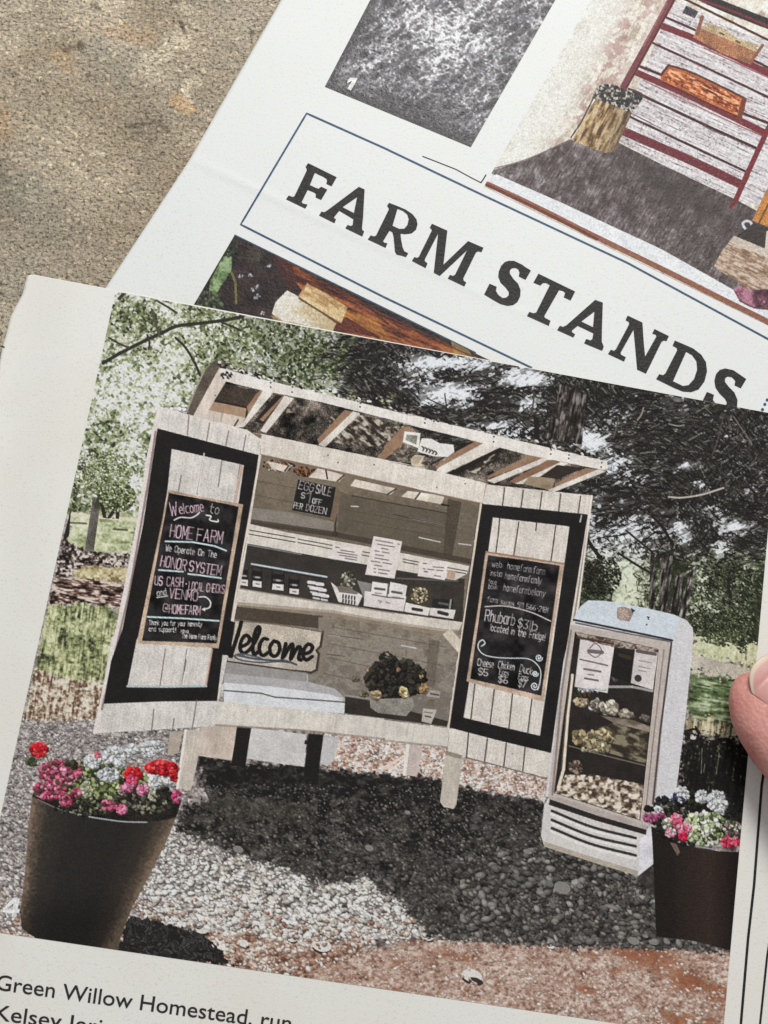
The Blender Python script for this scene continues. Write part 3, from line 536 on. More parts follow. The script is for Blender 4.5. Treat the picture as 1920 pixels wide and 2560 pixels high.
    for q, cl in (('M 560,282 602,272 500,430 490,380', Bc), ('M 600,268 672,282 445,548 395,530 470,480', Lc), ('M 690,296 750,305 602,500 540,480', (44, 38, 36)), ('M 735,306 752,308 602,482 578,468', Bc), ('M 750,303 815,320 622,560 582,545', Lc), ('M 1165,402 1228,415 992,645 975,605', Bc), ('M 1225,410 1275,425 1030,658 985,642', Lc),
                  ('M 1570,520 1659,545 1659,560 1440,745 1388,730', Bc), ('N 120,300 190,290 20,480 0,480 0,440', Bc), ('N 610,385 690,410 360,585 355,570', Bc), ('N 690,408 805,438 412,622 360,602 375,580', Lc), ('N 1010,488 1112,510 718,655 712,640', Bc), ('N 1110,508 1165,522 760,688 712,668', Lc),
                  ('N 1130,525 1235,540 905,690 870,672', (136, 104, 84)), ('N 1225,538 1275,550 965,692 905,690', Lc), ('N 1000,640 1180,650 1160,740 960,690', (150, 132, 112)), ('N 1195,560 1390,580 1200,660 1080,640', (50, 43, 40)), ('N 1395,580 1482,595 1185,722 1180,690', Bc), ('N 1480,590 1535,605 1172,748 1130,735', Lc), ('N 600,395 625,400 330,560 310,560', (36, 32, 30)), ('N 800,440 830,450 500,630 430,620', (38, 33, 31))):
        c.fill(q, cl, .08, grain=.04)
    c.fill('M 255,65 330,70 345,108 300,118 180,462 62,440 140,250 200,130', (96, 86, 76), .15, grain=.1); c.fill('M 300,112 348,200 185,468 112,455 250,200', (216, 202, 192)); c.line('M 195,130 130,270 68,430', 4, (160, 150, 138))
    c.fill('M 300,108 600,190 1270,350 1659,448 N 0,162 500,290 1000,408 1542,535 1548,602 1000,492 500,362 0,242 M 1659,512 1000,346 600,268 335,202', (226, 219, 212), grain=.03)
    for q in ('M 655,213', 'M 655,243', 'M 805,243', 'M 802,278', 'M 1275,355', 'M 1272,380', 'N 285,243', 'N 282,270', 'N 345,258', 'N 760,365', 'N 757,400', 'N 1155,455', 'N 1152,485', 'N 1278,492', 'N 1276,515', 'N 1505,545', 'N 1500,575'): c.blob(*pt(q)[0], 2.4, 2.4, 0, (84, 72, 64))
    mtop = c.noise(14, 8, 15, 1, 66); q = pt('M 300,100 600,172 1270,330 1659,428 N 0,148 500,272 1000,390 1530,520')
    for i in range(260):
        f = c.rs.rand()*(len(q)-1); j = int(f); x, y = q[j]+(q[j+1]-q[j])*(f-j); r = c.rs.rand()
        c.blob(x, y-2+c.rs.randn()*3.2, 3+4*c.rs.rand(), 1.6+2*c.rs.rand(), .3+c.rs.randn()*.4, (36, 32, 30) if r < .62 else ((122, 112, 104) if r < .85 else (216, 212, 208)))
    c.cluster('N 1575,585', 30, 34, 20, 18, [(232, 234, 240), (200, 206, 216)], False); c.cluster('M 10,410', 60, 26, 30, 22, [(226, 222, 226), (206, 202, 206)]); c.cluster('M 350,160', 40, 26, 14, 10, [(70, 58, 52)], False)
    # ornament under the eaves
    c.use('printed_ornament'); c.fill('N 142,328 252,340 240,445 130,402', (226, 224, 218)); c.fill('N 158,348 232,358 224,420 148,388', (130, 128, 118), .2, grain=.15)
    c.fill('N 262,375 330,380 385,410 480,420 486,470 440,505 340,500 230,468', (224, 221, 216)); c.fill('N 215,490 282,498 240,580 190,562 185,520', (198, 184, 162)); c.fill('N 200,500 262,505 232,556 200,548', (176, 162, 140))
    for i in range(5): c.curve('N %d,%d %d,%d %d,%d' % (262+i*22, 432+i*8, 276+i*22, 446+i*8, 268+i*22, 462+i*7), 3.4, (96, 84, 74))
    # fascia between the doors
    c.use('printed_farm_stand')
    c.fill('M 585,565 1000,652 1659,790 N 0,532 400,612 720,690 690,832 400,770 0,685 M 1659,952 1000,802 585,712', (220, 210, 200), grain=.03); c.line('M 585,712 1000,802 1659,952 N 0,685 690,832', 5, (120, 100, 86), .8); c.line('N 712,695 688,828', 7, (156, 124, 100), .7)
    for q in ('M 1050,715', 'M 1120,765', 'M 1370,780', 'N 365,715', 'N 560,690'): c.blob(*pt(q)[0], 2, 2, 0, (96, 80, 70))
    c.fill('M 430,522 480,520 500,555 590,572 585,596 500,585 430,548', (48, 40, 36)); c.fill('M 500,555 595,575 585,598 510,580', (128, 98, 74))
    # left door
    c.fill('C 688,650 800,682 1068,752 1123,790 1125,865 1060,1300 1000,1640 F 945,262 928,372 410,404 480,0 C 510,1600 600,1150 640,880', (212, 206, 200), grain=.035)
    c.line('C 688,655 640,880 600,1150 510,1610 F 410,400', 9, (226, 216, 212)); c.line('C 672,760 645,950 560,1450 F 440,300', 5, (150, 128, 126)); c.fill('C 688,650 800,682 1068,752 1123,790 1122,800 1060,780 800,705 688,672', (226, 218, 212), a=.6)
    c.fill('C 680,745 1118,860 1060,1250 1000,1600 F 962,60 938,264 700,266 448,276 480,90 C 530,1610 620,1150', (33, 30, 30), .1)
    c.fill('C 742,834 1054,904 1030,1070 990,1300 F 915,40 890,199 700,203 550,203 590,0 C 640,1580 690,1220 725,1000', (210, 204, 198), grain=.035)
    for q in ('C 816,690 810,775', 'C 906,722 893,798', 'C 988,755 975,822', 'C 1062,775 1050,842', 'H 745,1220 700,1480', 'H 870,1250 845,1430', 'H 995,1280 960,1530', 'H 590,1350 570,1460', 'I 640,1560 590,1900', 'I 840,1560 790,1900', 'I 830,1660 815,1760', 'F 665,300 655,395', 'F 752,340 746,388', 'F 850,260 830,385'): c.line(q, 2.8, (112, 100, 94), .8)
    for q in ('I 850,1560 835,1640', 'I 820,1780 795,1890', 'H 748,1200 705,1470'): c.line(q, 2.6, (228, 220, 214))
    c.line('I 290,1902 650,1906 1015,1900', 5, (176, 190, 194)); c.fill('I 1060,1555 1080,1560 1020,1905 1000,1905', (208, 176, 158), a=.8)
    c.line('J 236,50 195,280 130,640 50,1120', 4.5, (224, 208, 196)); c.fill('I 1190,1290 1285,1310 1235,1620 1120,1610', (30, 28, 28)); c.line('H 1010,1290 985,1400 960,1530', 7, (196, 168, 156))
    c.use('printed_chalkboard#welcome')
    c.fill('I 668,92 1000,160 1358,226 1130,1552 700,1525 374,1508', (186, 162, 142), .12, grain=.06); c.fill('I 672,120 1000,180 1315,246 1112,1508 800,1495 424,1484', (36, 33, 34), .6)
    wh, pk = (226, 220, 220), (226, 196, 206)
    for t, q, h, cl, wd in (('W', 'I 690,328 752,322', 120, pk, 10), ('elcome', 'I 775,312 990,286', 90, pk, 11), ('to', 'I 1045,300 1125,316', 85, wh, 9), ('HOME', 'I 680,522 888,552', 112, pk, 13), ('FARM', 'I 928,556 1160,588', 108, pk, 13), ('We Operate On The', 'I 640,652 1105,716', 56, wh, 9),
                            ('HONOR', 'I 592,792 822,836', 96, pk, 13), ('SYSTEM', 'I 858,838 1146,884', 92, pk, 13), ('US CASH', 'I 540,966 800,986', 80, pk, 12), ('.', 'I 832,958 838,958', 10, pk, 18), ('LOCAL CHECKS', 'I 854,1012 1180,1046', 74, pk, 10), ('and', 'I 566,1072 650,1060', 60, wh, 8), ('VENMO', 'I 676,1086 930,1114', 86, pk, 13),
                            ('@', 'I 618,1210 660,1214', 70, pk, 9), ('HOMEFARM', 'I 672,1226 960,1244', 78, pk, 12), ('Thank you for your honesty', 'I 490,1334 978,1350', 40, wh, 8), ('and support!!', 'I 490,1392 738,1402', 40, wh, 8), ('xoxo', 'I 780,1404 850,1412', 34, wh, 7), ('The Home Farm Family', 'I 792,1456 1112,1474', 40, wh, 8)): c.text(t, q, h, cl, wd*.72, a=.88)
    cy = (196, 218, 222)
    for q in ('I 640,566 900,574 1100,612 1200,652', 'I 580,830 690,838 802,846', 'I 850,866 1000,884 1152,906', 'I 474,1262 800,1276 1132,1300'): c.line(q, 3.8, cy)
    c.curve('I 720,370 780,345 870,350 920,330 955,300', 2.4, wh); c.curve('I 1015,325 1060,335 1050,370 1120,385 1125,365', 2.4, wh); c.curve('I 945,1080 1010,1080 1055,1125 1045,1175 985,1196', 2.4, wh); c.fill('I 975,1192 1010,1175 1005,1212', wh); c.line('I 560,1085 660,1070', 2, wh)
    # right door
    c.use('printed_farm_stand')
    c.fill('N 712,695 900,715 1440,772 1400,1106 E 860,900 830,1100 760,1659 G 705,592 500,545 275,480 285,345 E 330,1250 400,720', (214, 206, 198), grain=.035)
    c.fill('K 1040,105 1052,110 960,850 850,1600 760,2100 735,2090 770,1885 900,1000 1015,240', (214, 203, 193)); c.line('K 1022,330 920,1000 800,1800 745,2100', 4, (120, 104, 96), .7); c.line('K 1050,110 958,850 850,1600 765,2100', 4, (232, 224, 216))
    c.line('K 285,170 180,900 62,1710', 7, (214, 200, 186)); c.line('K 295,165 190,900 72,1715', 3, (110, 96, 84))
    c.fill('K 292,165 650,200 1022,238 900,1000 768,1888 400,1800 65,1712 180,900', (33, 30, 30), .1)
    c.fill('K 365,260 895,322 800,1000 690,1768 420,1705 163,1642 250,1100', (214, 206, 198), grain=.035)
    for q in ('K 446,55 432,178', 'K 576,70 560,190', 'K 705,85 690,202', 'K 834,98 820,216', 'K 972,112 955,228', 'K 412,270 400,400', 'K 398,410 386,500', 'K 545,290 510,520', 'K 668,295 662,350', 'K 800,318 782,440', 'K 790,400 766,560', 'K 242,1400 214,1648', 'K 376,1440 345,1690', 'K 502,1470 476,1720', 'K 637,1500 606,1750', 'K 197,1750 182,1925', 'K 328,1790 307,1950', 'K 458,1820 440,1985', 'K 588,1850 572,2010'): c.line(q, 3.4, (84, 72, 66))
    for q in ('K 978,245 968,290', 'K 640,520 640,550'): c.line(q, 3, (190, 180, 170))
    c.line('K 180,1920 440,1985 735,2065', 3, (120, 106, 96))
    c.use('printed_chalkboard#price')
    c.fill('K 316,492 600,535 858,575 780,1050 716,1532 450,1465 183,1392 260,900', (188, 164, 146), .1, grain=.05); c.line('K 322,498 600,540 858,580', 4, (132, 98, 76), .7); c.fill('K 332,520 600,556 828,592 770,1000 700,1492 450,1430 208,1375 270,950', (36, 33, 34), .6)
    gy = (196, 188, 190)
    for t, q, h, cl, wd in (('web:', 'K 358,600 432,606', 40, gy, 5), ('homefarm.farm', 'K 464,614 722,654', 44, gy, 5), ('insta:', 'K 345,660 430,668', 36, gy, 5), ('homefarmfamily', 'K 448,682 700,720', 44, gy, 5), ('face', 'K 334,716 388,722', 30, gy, 4), ('book:', 'K 334,750 400,757', 32, gy, 4), ('homefarmbellany', 'K 438,764 726,806', 46, gy, 5), ('farm swaps 911 566-2181', 'K 326,838 742,918', 34, gy, 5),
                            ('Rhubarb', 'K 308,972 512,1004', 76, wh, 8), ('$3', 'K 534,1014 600,1030', 58, wh, 7), ('lb', 'K 618,1036 668,1044', 62, wh, 7), ('located in the Fridge!', 'K 346,1040 722,1108', 46, wh, 7), ('Cheese', 'K 258,1282 368,1296', 46, wh, 6), ('$5', 'K 264,1346 328,1354', 46, wh, 6.5), ('Chicken', 'K 402,1298 510,1316', 48, wh, 6), ('Eggs', 'K 408,1342 472,1352', 34, wh, 5), ('$6', 'K 402,1396 462,1408', 44, wh, 6.5), ('Duck', 'K 548,1326 632,1346', 50, wh, 6.5), ('Eggs', 'K 540,1374 608,1388', 36, wh, 5), ('$7', 'K 540,1426 590,1436', 48, wh, 6.5)): c.text(t, q, h, cl, wd*.74, a=.82)
    c.curve('K 310,876 450,872 620,912 765,976', 2.6, gy)
    c.curve('K 285,1150 310,1130 295,1106 268,1125 265,1165 300,1205 370,1225 480,1232 600,1235 660,1265 695,1320 690,1400 675,1450', 2, (206, 216, 220))
    for x, y, r in ((684, 1228, 26), (658, 1338, 22), (654, 1424, 30)):
        c.curve('K '+' '.join('%.1f,%.1f' % (x+r*(1-k/16)*math.cos(k*.75), y+r*(1-k/16)*math.sin(k*.75)) for k in range(15)), 1.5, (206, 214, 218))
    # ---- fridge
    c.use('printed_display_fridge')
    c.fill('L 380,62 500,66 800,118 1000,165 1095,205 1140,262 1145,330 1090,880 1020,1440 960,1510 850,1600 800,1720 90,1490 35,1490 60,1545 200,500 270,200 330,100', (208, 206, 209), .02)
    c.fill('L 380,62 500,66 800,118 1000,165 1050,190 1010,290 990,352 640,270 270,200 320,110', (204, 212, 220), .02); c.line('L 275,203 640,278 990,352', 5.5, (44, 44, 50)); c.line('L 290,225 640,298 985,365', 4, (96, 92, 94))
    c.fill('L 250,235 640,305 985,368 950,640 865,1560 800,1722 440,1610 88,1492 150,900', (190, 179, 172), .02); c.line('L 985,368 905,1000 850,1540', 5, (76, 70, 70)); c.line('L 930,420 850,1100 790,1660', 3, (140, 124, 116)); c.line('L 255,280 190,700 118,1480', 5, (120, 106, 98), .7)
    c.fill('L 283,290 600,350 892,415 830,1000 758,1662 440,1560 130,1462 200,900', (42, 37, 35), .15)
    m = c.mask('L 215,1330 420,1330 785,1400 752,1655 440,1555 138,1462'); c.put(m, ramp(c.noise(9, 7, oct=2, seed=71)+.3*med, [(-1.5, (70, 58, 50)), (-.3, (140, 122, 106)), (.6, (188, 172, 154)), (1.6, (226, 216, 204))]))
    m = c.mask('L 285,292 890,415 885,440 560,400 320,345'); c.put(m, ramp(fine, [(-1.5, (80, 62, 52)), (0, (150, 130, 116)), (1.5, (190, 178, 170))]), .9); c.line('L 300,330 560,378', 5, (72, 54, 46))
    m = c.mask('L 560,950 820,1020 800,1250 560,1180 300,1110 440,1000'); c.put(m, ramp(c.noise(22, 9, 15, 2, 73)+.3*fine, [(-1.4, (52, 46, 38)), (0, (92, 84, 68)), (1.2, (150, 140, 116))]), .85)
    m = c.mask('L 470,900 700,930 830,980 825,1020 560,950'); c.put(m, ramp(med, [(-1, (120, 104, 90)), (1, (176, 162, 146))]), .8)
    for q, rx, ry, n, sz, pal in (('L 320,795', 50, 30, 16, 26, [(196, 180, 152), (160, 142, 118)]), ('L 430,820', 50, 36, 20, 24, [(150, 140, 128), (96, 88, 84), (190, 182, 172)]), ('L 530,840', 60, 50, 26, 26, [(176, 166, 148), (140, 130, 114), (200, 192, 176)]), ('L 655,885', 46, 28, 16, 24, [(170, 162, 146), (130, 122, 108)]), ('L 790,910', 40, 30, 10, 20, [(120, 108, 100)]),
                                  ('L 320,1050', 60, 50, 26, 26, [(170, 154, 118), (120, 106, 80)]), ('L 470,1050', 90, 50, 30, 26, [(160, 146, 112), (120, 108, 84), (186, 172, 138)]), ('L 440,1130', 110, 30, 30, 22, [(176, 164, 132), (140, 126, 100)]), ('L 290,1270', 50, 40, 20, 24, [(140, 122, 106), (90, 78, 68)]), ('L 590,630', 36, 30, 14, 14, [(90, 84, 82), (60, 54, 52)])): c.cluster(q, rx, ry, n, sz, pal, False)
    c.fill('L 560,400 712,470 690,665 540,612', (34, 31, 31)); c.line('L 240,1120 500,1190 790,1262', 3, (140, 130, 120), .7); c.line('L 520,690 700,690 845,720', 6, (190, 186, 184), .8); c.cluster('L 350,742', 30, 28, 14, 18, [(206, 40, 48), (170, 30, 40), (226, 80, 84)], False); c.cluster('L 340,735', 60, 26, 14, 16, [(66, 70, 50), (44, 44, 36)], False)
    c.fill('L 600,440 700,470 690,500 600,470', (60, 52, 40))
    c.use('printed_notice#1'); c.fill('L 322,345 568,402 520,735 280,690', (218, 210, 209))
    for q, wd in (('L 385,430 480,440', 10), ('L 320,490 420,512', 4), ('L 430,515 520,535', 4), ('L 350,560 470,580', 5), ('L 355,628 450,645', 5), ('L 380,600 420,605', 3)): c.line(q, wd, (92, 84, 86), .85)
    c.curve('L 390,410 430,375 470,410 470,450 430,475 380,445', 2.4, (110, 102, 104)); c.cluster('L 400,712', 110, 14, 20, 10, [(196, 198, 206), (220, 220, 226)], False)
    c.use('printed_notice#2'); c.fill('L 720,415 888,440 850,712 690,662', (206, 198, 196)); c.line('L 738,430 866,452', 9, (96, 88, 86)); c.blob(*pt('L 742,628')[0], 9, 9, 0, (58, 54, 56))
    for q in ('L 745,540 830,560', 'L 745,570 800,580', 'L 750,500 840,515'): c.line(q, 2.4, (140, 132, 132))
    c.use('printed_display_fridge'); c.line('L 265,605 230,900 200,1290 162,1425', 7, (226, 212, 194)); c.line('L 252,620 218,900 185,1290', 3, (96, 82, 74))
    c.fill('L 90,1500 440,1618 800,1725 838,1700 852,1978 742,2066 400,1960 60,1850 35,1770 60,1545', (208, 203, 200), .02); c.fill('L 838,1700 852,1978 742,2066 760,1800', (218, 216, 222)); c.fill('L 100,1505 440,1622 805,1728 800,1768 440,1665 92,1548', (44, 40, 40)); c.fill('L 88,1470 440,1580 800,1700 800,1728 440,1625 88,1502', (176, 166, 160))
    for a, b in ((1592, 1790), (1658, 1850), (1718, 1916)):
        c.curve('L 115,%d 400,%d 725,%d' % (a, a+115, b), 6.5, (56, 50, 50)); c.curve('L 112,%d 400,%d 722,%d' % (a+24, a+140, b+24), 6, (226, 222, 218))
    c.fill('L 60,1815 400,1925 742,2030 742,2066 400,1962 60,1852', (176, 166, 152))
    c.fill('L 590,112 640,108 702,128 706,160 680,216 610,205 588,190', (158, 140, 130), .2, grain=.15); c.fill('L 690,115 722,135 700,155', (50, 50, 56))
    for q in ('L 800,175 832,182 815,195', 'L 808,200 830,205 815,190', 'L 795,240 808,228 812,244'): c.fill(q, (52, 54, 62))
    c.use('printed_photograph'); c.fill('L 740,2068 852,1980 870,2212 740,2100', (58, 52, 50), a=.7, ident=False)
    # ---- flower pots
    c.use('printed_photograph')
    c.put(c.rough('F 560,1190 640,1205 780,1240 900,1285 960,1350 985,1392 1040,1412 500,1345'), np.clip(34+40*v1*sstep(.1, .3, e1), 0, 120)[..., None]*np.array((1, .96, .94)), 1, False)
    c.use('printed_flower_pot#1')
    m = c.mask('U 255,545 400,620 560,672 700,712 900,745 1100,757 1280,740 1410,705 1330,900 1180,1200 1060,1420 1010,1540 960,1680 930,1830 400,1740 260,1660 175,1600 160,1480 200,1150 225,800')
    xl = 80-.1*(PY-2000); u = (PX-xl)/(440-.51*(PY-2042)-xl)
    c.put(m, ramp(u+.012*fine, [(0, (128, 108, 94)), (.05, (88, 76, 66)), (.12, (56, 51, 46)), (.3, (44, 41, 39)), (.68, (42, 39, 37)), (.86, (54, 48, 43)), (.95, (84, 72, 62)), (1, (120, 102, 86))])*(1-.25*sstep(2200, 2320, PY))[..., None])
    c.fill('U 255,545 300,470 700,420 1000,400 1400,520 1445,590 1405,712 1280,742 1100,757 900,747 700,712 560,672 400,618', (36, 33, 31), .2, grain=.2)
    c.line('U 300,570 450,640 620,690', 2.4, (120, 110, 104)); c.curve('U 540,662 700,705 850,730 1000,748 1170,752', 2.6, (164, 170, 174))
    grn = [(72, 84, 50), (112, 122, 76), (158, 166, 112), (44, 50, 34), (188, 190, 148)]
    c.cluster('U 760,420', 420, 150, 240, 26, grn); c.cluster('U 1150,560', 250, 120, 120, 22, [(40, 38, 34), (56, 54, 46), (84, 82, 66), (150, 146, 126)]); c.cluster('U 700,640', 260, 60, 80, 18, [(40, 38, 34), (60, 60, 48), (130, 130, 104)])
    pkp = [(200, 96, 126), (180, 68, 100), (222, 146, 166), (156, 56, 84), (210, 118, 142), (104, 48, 62), (86, 84, 62)]; whp = [(232, 234, 236), (214, 218, 222), (224, 222, 214), (196, 200, 204)]; rdp = [(206, 34, 46), (226, 52, 58), (176, 24, 38), (232, 90, 88)]
    for q, rx, ry, n, sz, pal in (('U 740,265', 62, 50, 34, 24, whp), ('U 905,215', 88, 62, 60, 26, whp), ('U 860,372', 80, 50, 44, 24, whp), ('U 1070,170', 60, 36, 26, 24, whp), ('U 1215,150', 96, 40, 40, 26, whp), ('U 1180,200', 60, 30, 18, 20, whp), ('U 1235,425', 50, 60, 30, 20, whp), ('U 1335,405', 46, 44, 22, 20, whp), ('U 960,280', 40, 30, 16, 22, whp),
                                  ('U 690,490', 46, 60, 22, 20, [(206, 206, 186), (176, 178, 142)]), ('U 1210,520', 26, 60, 12, 16, [(206, 204, 184), (180, 176, 150)]), ('U 480,350', 170, 90, 130, 24, pkp), ('U 400,490', 130, 70, 110, 24, pkp), ('U 430,290', 40, 40, 14, 22, pkp), ('U 525,575', 46, 36, 26, 22, pkp), ('U 600,520', 40, 36, 20, 22, pkp), ('U 870,610', 60, 40, 32, 22, pkp), ('U 970,650', 32, 32, 16, 20, [(236, 150, 178), (216, 96, 134)]),
                                  ('U 1010,475', 44, 34, 18, 22, [(226, 150, 178), (206, 104, 140)]), ('U 1135,495', 44, 36, 22, 22, [(226, 150, 178), (206, 104, 140)]), ('U 1405,545', 34, 46, 16, 20, [(196, 60, 110), (226, 130, 164)]), ('U 310,170', 66, 50, 60, 24, rdp), ('U 1060,365', 62, 56, 60, 24, rdp), ('U 1290,315', 124, 50, 110, 26, rdp), ('U 1385,350', 26, 70, 22, 20, rdp), ('U 775,215', 22, 22, 8, 16, [(216, 110, 130)]), ('U 1050,420', 40, 40, 16, 22, [(206, 66, 100), (226, 120, 150)])): c.cluster(q, rx, ry, n, sz, pal)
    c.curve('U 365,200 380,250 400,300', 2.5, (96, 104, 66)); c.cluster('U 250,270', 34, 34, 10, 20, [(60, 66, 46), (96, 104, 70)]); c.cluster('U 570,285', 50, 30, 14, 24, [(40, 42, 32), (60, 62, 44)])
    c.use('printed_flower_pot#2')
    m = c.mask('W 428,555 520,600 600,660 720,712 850,745 1000,765 1200,772 1190,1000 1130,1400 1100,1600 800,1520 720,1510 470,1480 455,1100 440,700')
    c.put(m, ramp((PX-1500)/.2983/1000-.3+.0*PY, [(.1, (34, 29, 27)), (.3, (36, 30, 28)), (.36, (42, 35, 32)), (.62, (54, 43, 39)), (.8, (34, 28, 26)), (.95, (24, 20, 20))])*(1+.06*c.NF)[..., None])
    c.fill('W 585,690 640,705 670,770 648,802', (128, 110, 96), a=.8); c.curve('W 600,650 680,695 850,730 960,750', 2.4, (150, 156, 164))
    c.cluster('W 800,480', 380, 220, 150, 34, [(30, 28, 28), (40, 40, 34), (54, 56, 42)])
    grp = [(176, 190, 140), (206, 212, 172), (226, 226, 206), (130, 146, 96), (64, 70, 48), (232, 232, 226)]
    for q, rx, ry, n, sz, pal in (('W 690,285', 56, 60, 36, 22, whp), ('W 850,305', 50, 50, 30, 22, whp), ('W 980,345', 80, 80, 60, 26, whp), ('W 1015,430', 26, 20, 8, 20, whp), ('W 480,430', 40, 40, 16, 18, whp), ('W 640,325', 70, 40, 20, 16, [(60, 66, 90), (214, 218, 226)]), ('W 880,520', 170, 80, 110, 30, grp), ('W 880,640', 150, 70, 70, 26, grp), ('W 580,530', 60, 40, 24, 22, grp), ('W 940,600', 60, 60, 26, 24, grp),
                                  ('W 1110,570', 70, 60, 34, 22, [(96, 104, 80), (150, 110, 120), (54, 54, 46), (196, 190, 180)]), ('W 640,500', 50, 44, 28, 22, [(226, 110, 140), (236, 160, 180), (206, 70, 104)]), ('W 700,572', 56, 46, 34, 22, [(226, 120, 150), (236, 180, 196), (206, 80, 112)]), ('W 695,640', 34, 32, 20, 20, [(226, 50, 92), (206, 36, 70)]), ('W 590,605', 40, 32, 16, 20, [(226, 130, 156), (236, 190, 200)]), ('W 1085,690', 70, 40, 34, 22, [(214, 60, 92), (226, 110, 130), (180, 40, 70)]),
                                  ('W 420,480', 56, 36, 26, 22, [(160, 70, 112), (190, 110, 146)]), ('W 510,465', 30, 24, 12, 18, [(160, 70, 112)]), ('W 520,325', 50, 20, 10, 20, [(34, 36, 40)]), ('W 405,405', 40, 20, 10, 22, [(34, 32, 34)]), ('W 1180,680', 24, 50, 14, 18, [(170, 50, 76), (96, 40, 50)])): c.cluster(q, rx, ry, n, sz, pal)
    wd_ = (c.im.mean(-1) > 140)*(c.id == c.names.index('printed_farm_stand')); gw = c.noise(4, 40, 9, 2, 95)
    c.im = c.im*(1+.016*gw*wd_)[..., None]
    for _ in range(90):
        i_ = c.rs.randint(c.H), c.rs.randint(c.W)
        if wd_[i_]: c.blob(PX[i_], PY[i_], 1.2+1.6*c.rs.rand(), 1+c.rs.rand(), 0, (128, 114, 102))
    c.finish(.3, .024)
    return c

# ------------------------------------------------------------------ materials
def nt(name):
    m = bpy.data.materials.new(name); m.use_nodes = True; t = m.node_tree
    return m, t, t.nodes['Principled BSDF']
def node(t, kind, **kw):
    n = t.nodes.new(kind)
    for k, v in kw.items():
        if k.startswith('i_'): n.inputs[k[2:].replace('_', ' ')].default_value = v
        else: setattr(n, k, v)
    return n
def bump(t, b, layers, dist=.0003):
    """layers: (scale per metre, strength, detail)"""
    tc = node(t, 'ShaderNodeTexCoord'); prev = None
    for sc, st, det in layers:
        nz = node(t, 'ShaderNodeTexNoise', i_Scale=sc, i_Detail=det, i_Roughness=.6)
        t.links.new(tc.outputs['Object'], nz.inputs['Vector'])
        bp = node(t, 'ShaderNodeBump', i_Strength=st, i_Distance=dist)
        t.links.new(nz.outputs['Fac'], bp.inputs['Height'])
        if prev: t.links.new(prev.outputs['Normal'], bp.inputs['Normal'])
        prev = bp
    t.links.new(prev.outputs['Normal'], b.inputs['Normal']); return tc
def ink_mat(name, rough, spec, layers, gain=1.0):
    m, t, b = nt(name)
    at = node(t, 'ShaderNodeAttribute', attribute_name='ink')
    mul = node(t, 'ShaderNodeMix', data_type='RGBA', blend_type='MULTIPLY'); mul.inputs[0].default_value = 1
    t.links.new(at.outputs['Color'], mul.inputs[6]); mul.inputs[7].default_value = (gain, gain, gain, 1)
    t.links.new(mul.outputs[2], b.inputs['Base Color'])
    b.inputs['Roughness'].default_value = rough; b.inputs['Specular IOR Level'].default_value = spec
    bump(t, b, layers); return m
def paper_mat(name, col, rough, spec, layers, mott):
    m, t, b = nt(name); tc = bump(t, b, layers)
    n1 = node(t, 'ShaderNodeTexNoise', i_Scale=45, i_Detail=3); n2 = node(t, 'ShaderNodeTexNoise', i_Scale=2600, i_Detail=2)
    for n in (n1, n2): t.links.new(tc.outputs['Object'], n.inputs['Vector'])
    r1 = node(t, 'ShaderNodeValToRGB'); r1.color_ramp.elements[0].position = .3; r1.color_ramp.elements[1].position = .7
    r1.color_ramp.elements[0].color = (*[a*b_ for a, b_ in zip(col, mott)], 1); r1.color_ramp.elements[1].color = (*col, 1)
    t.links.new(n1.outputs['Fac'], r1.inputs['Fac'])
    r2 = node(t, 'ShaderNodeValToRGB'); r2.color_ramp.elements[0].position = .30; r2.color_ramp.elements[1].position = .42
    r2.color_ramp.elements[0].color = (.84, .83, .82, 1); r2.color_ramp.elements[1].color = (1, 1, 1, 1)
    t.links.new(n2.outputs['Fac'], r2.inputs['Fac'])
    mx = node(t, 'ShaderNodeMix', data_type='RGBA', blend_type='MULTIPLY'); mx.inputs[0].default_value = .8
    t.links.new(r1.outputs['Color'], mx.inputs[6]); t.links.new(r2.outputs['Color'], mx.inputs[7]); t.links.new(mx.outputs[2], b.inputs['Base Color'])
    b.inputs['Roughness'].default_value = rough; b.inputs['Specular IOR Level'].default_value = spec
    return m
def flat_mat(name, col, rough, spec, layers):
    m, t, b = nt(name); tc = bump(t, b, layers)
    n = node(t, 'ShaderNodeTexNoise', i_Scale=1800, i_Detail=3); t.links.new(tc.outputs['Object'], n.inputs['Vector'])
    r = node(t, 'ShaderNodeValToRGB'); r.color_ramp.elements[0].position = .35; r.color_ramp.elements[1].position = .75
    r.color_ramp.elements[0].color = (*[c*.8 for c in col], 1); r.color_ramp.elements[1].color = (*[min(1, c*1.5+.006) for c in col], 1)
    t.links.new(n.outputs['Fac'], r.inputs['Fac']); t.links.new(r.outputs['Color'], b.inputs['Base Color'])
    b.inputs['Roughness'].default_value = rough; b.inputs['Specular IOR Level'].default_value = spec
    return m
M_PAPER_LO = paper_mat('matte paper', (.79, .78, .75), .62, .25, [(900, .05, 3), (3500, .16, 2)], (.97, .95, .90))
M_PAPER_UP = paper_mat('coated paper', (.765, .775, .765), .48, .22, [(160, .06, 2), (1500, .12, 3)], (.985, .985, .98))
M_INK_LO = ink_mat('matte printed ink', .6, .07, [(900, .05, 3), (3500, .3, 2)])
M_INK_UP = ink_mat('coated printed ink', .45, .14, [(160, .08, 2), (1500, .5, 3)])
M_INK_GLOSS = ink_mat('black ink with painted sheen', .36, .4, [(110, .30, 3), (1500, .8, 3)])  # glossy dark ink whose colour also carries a painted sheen
M_TYPE = flat_mat('black type', (.012, .011, .011), .5, .2, [(1500, .4, 3)])
M_RULE = flat_mat('blue rule ink', (.010, .055, .13), .5, .3, [(1500, .3, 3)])
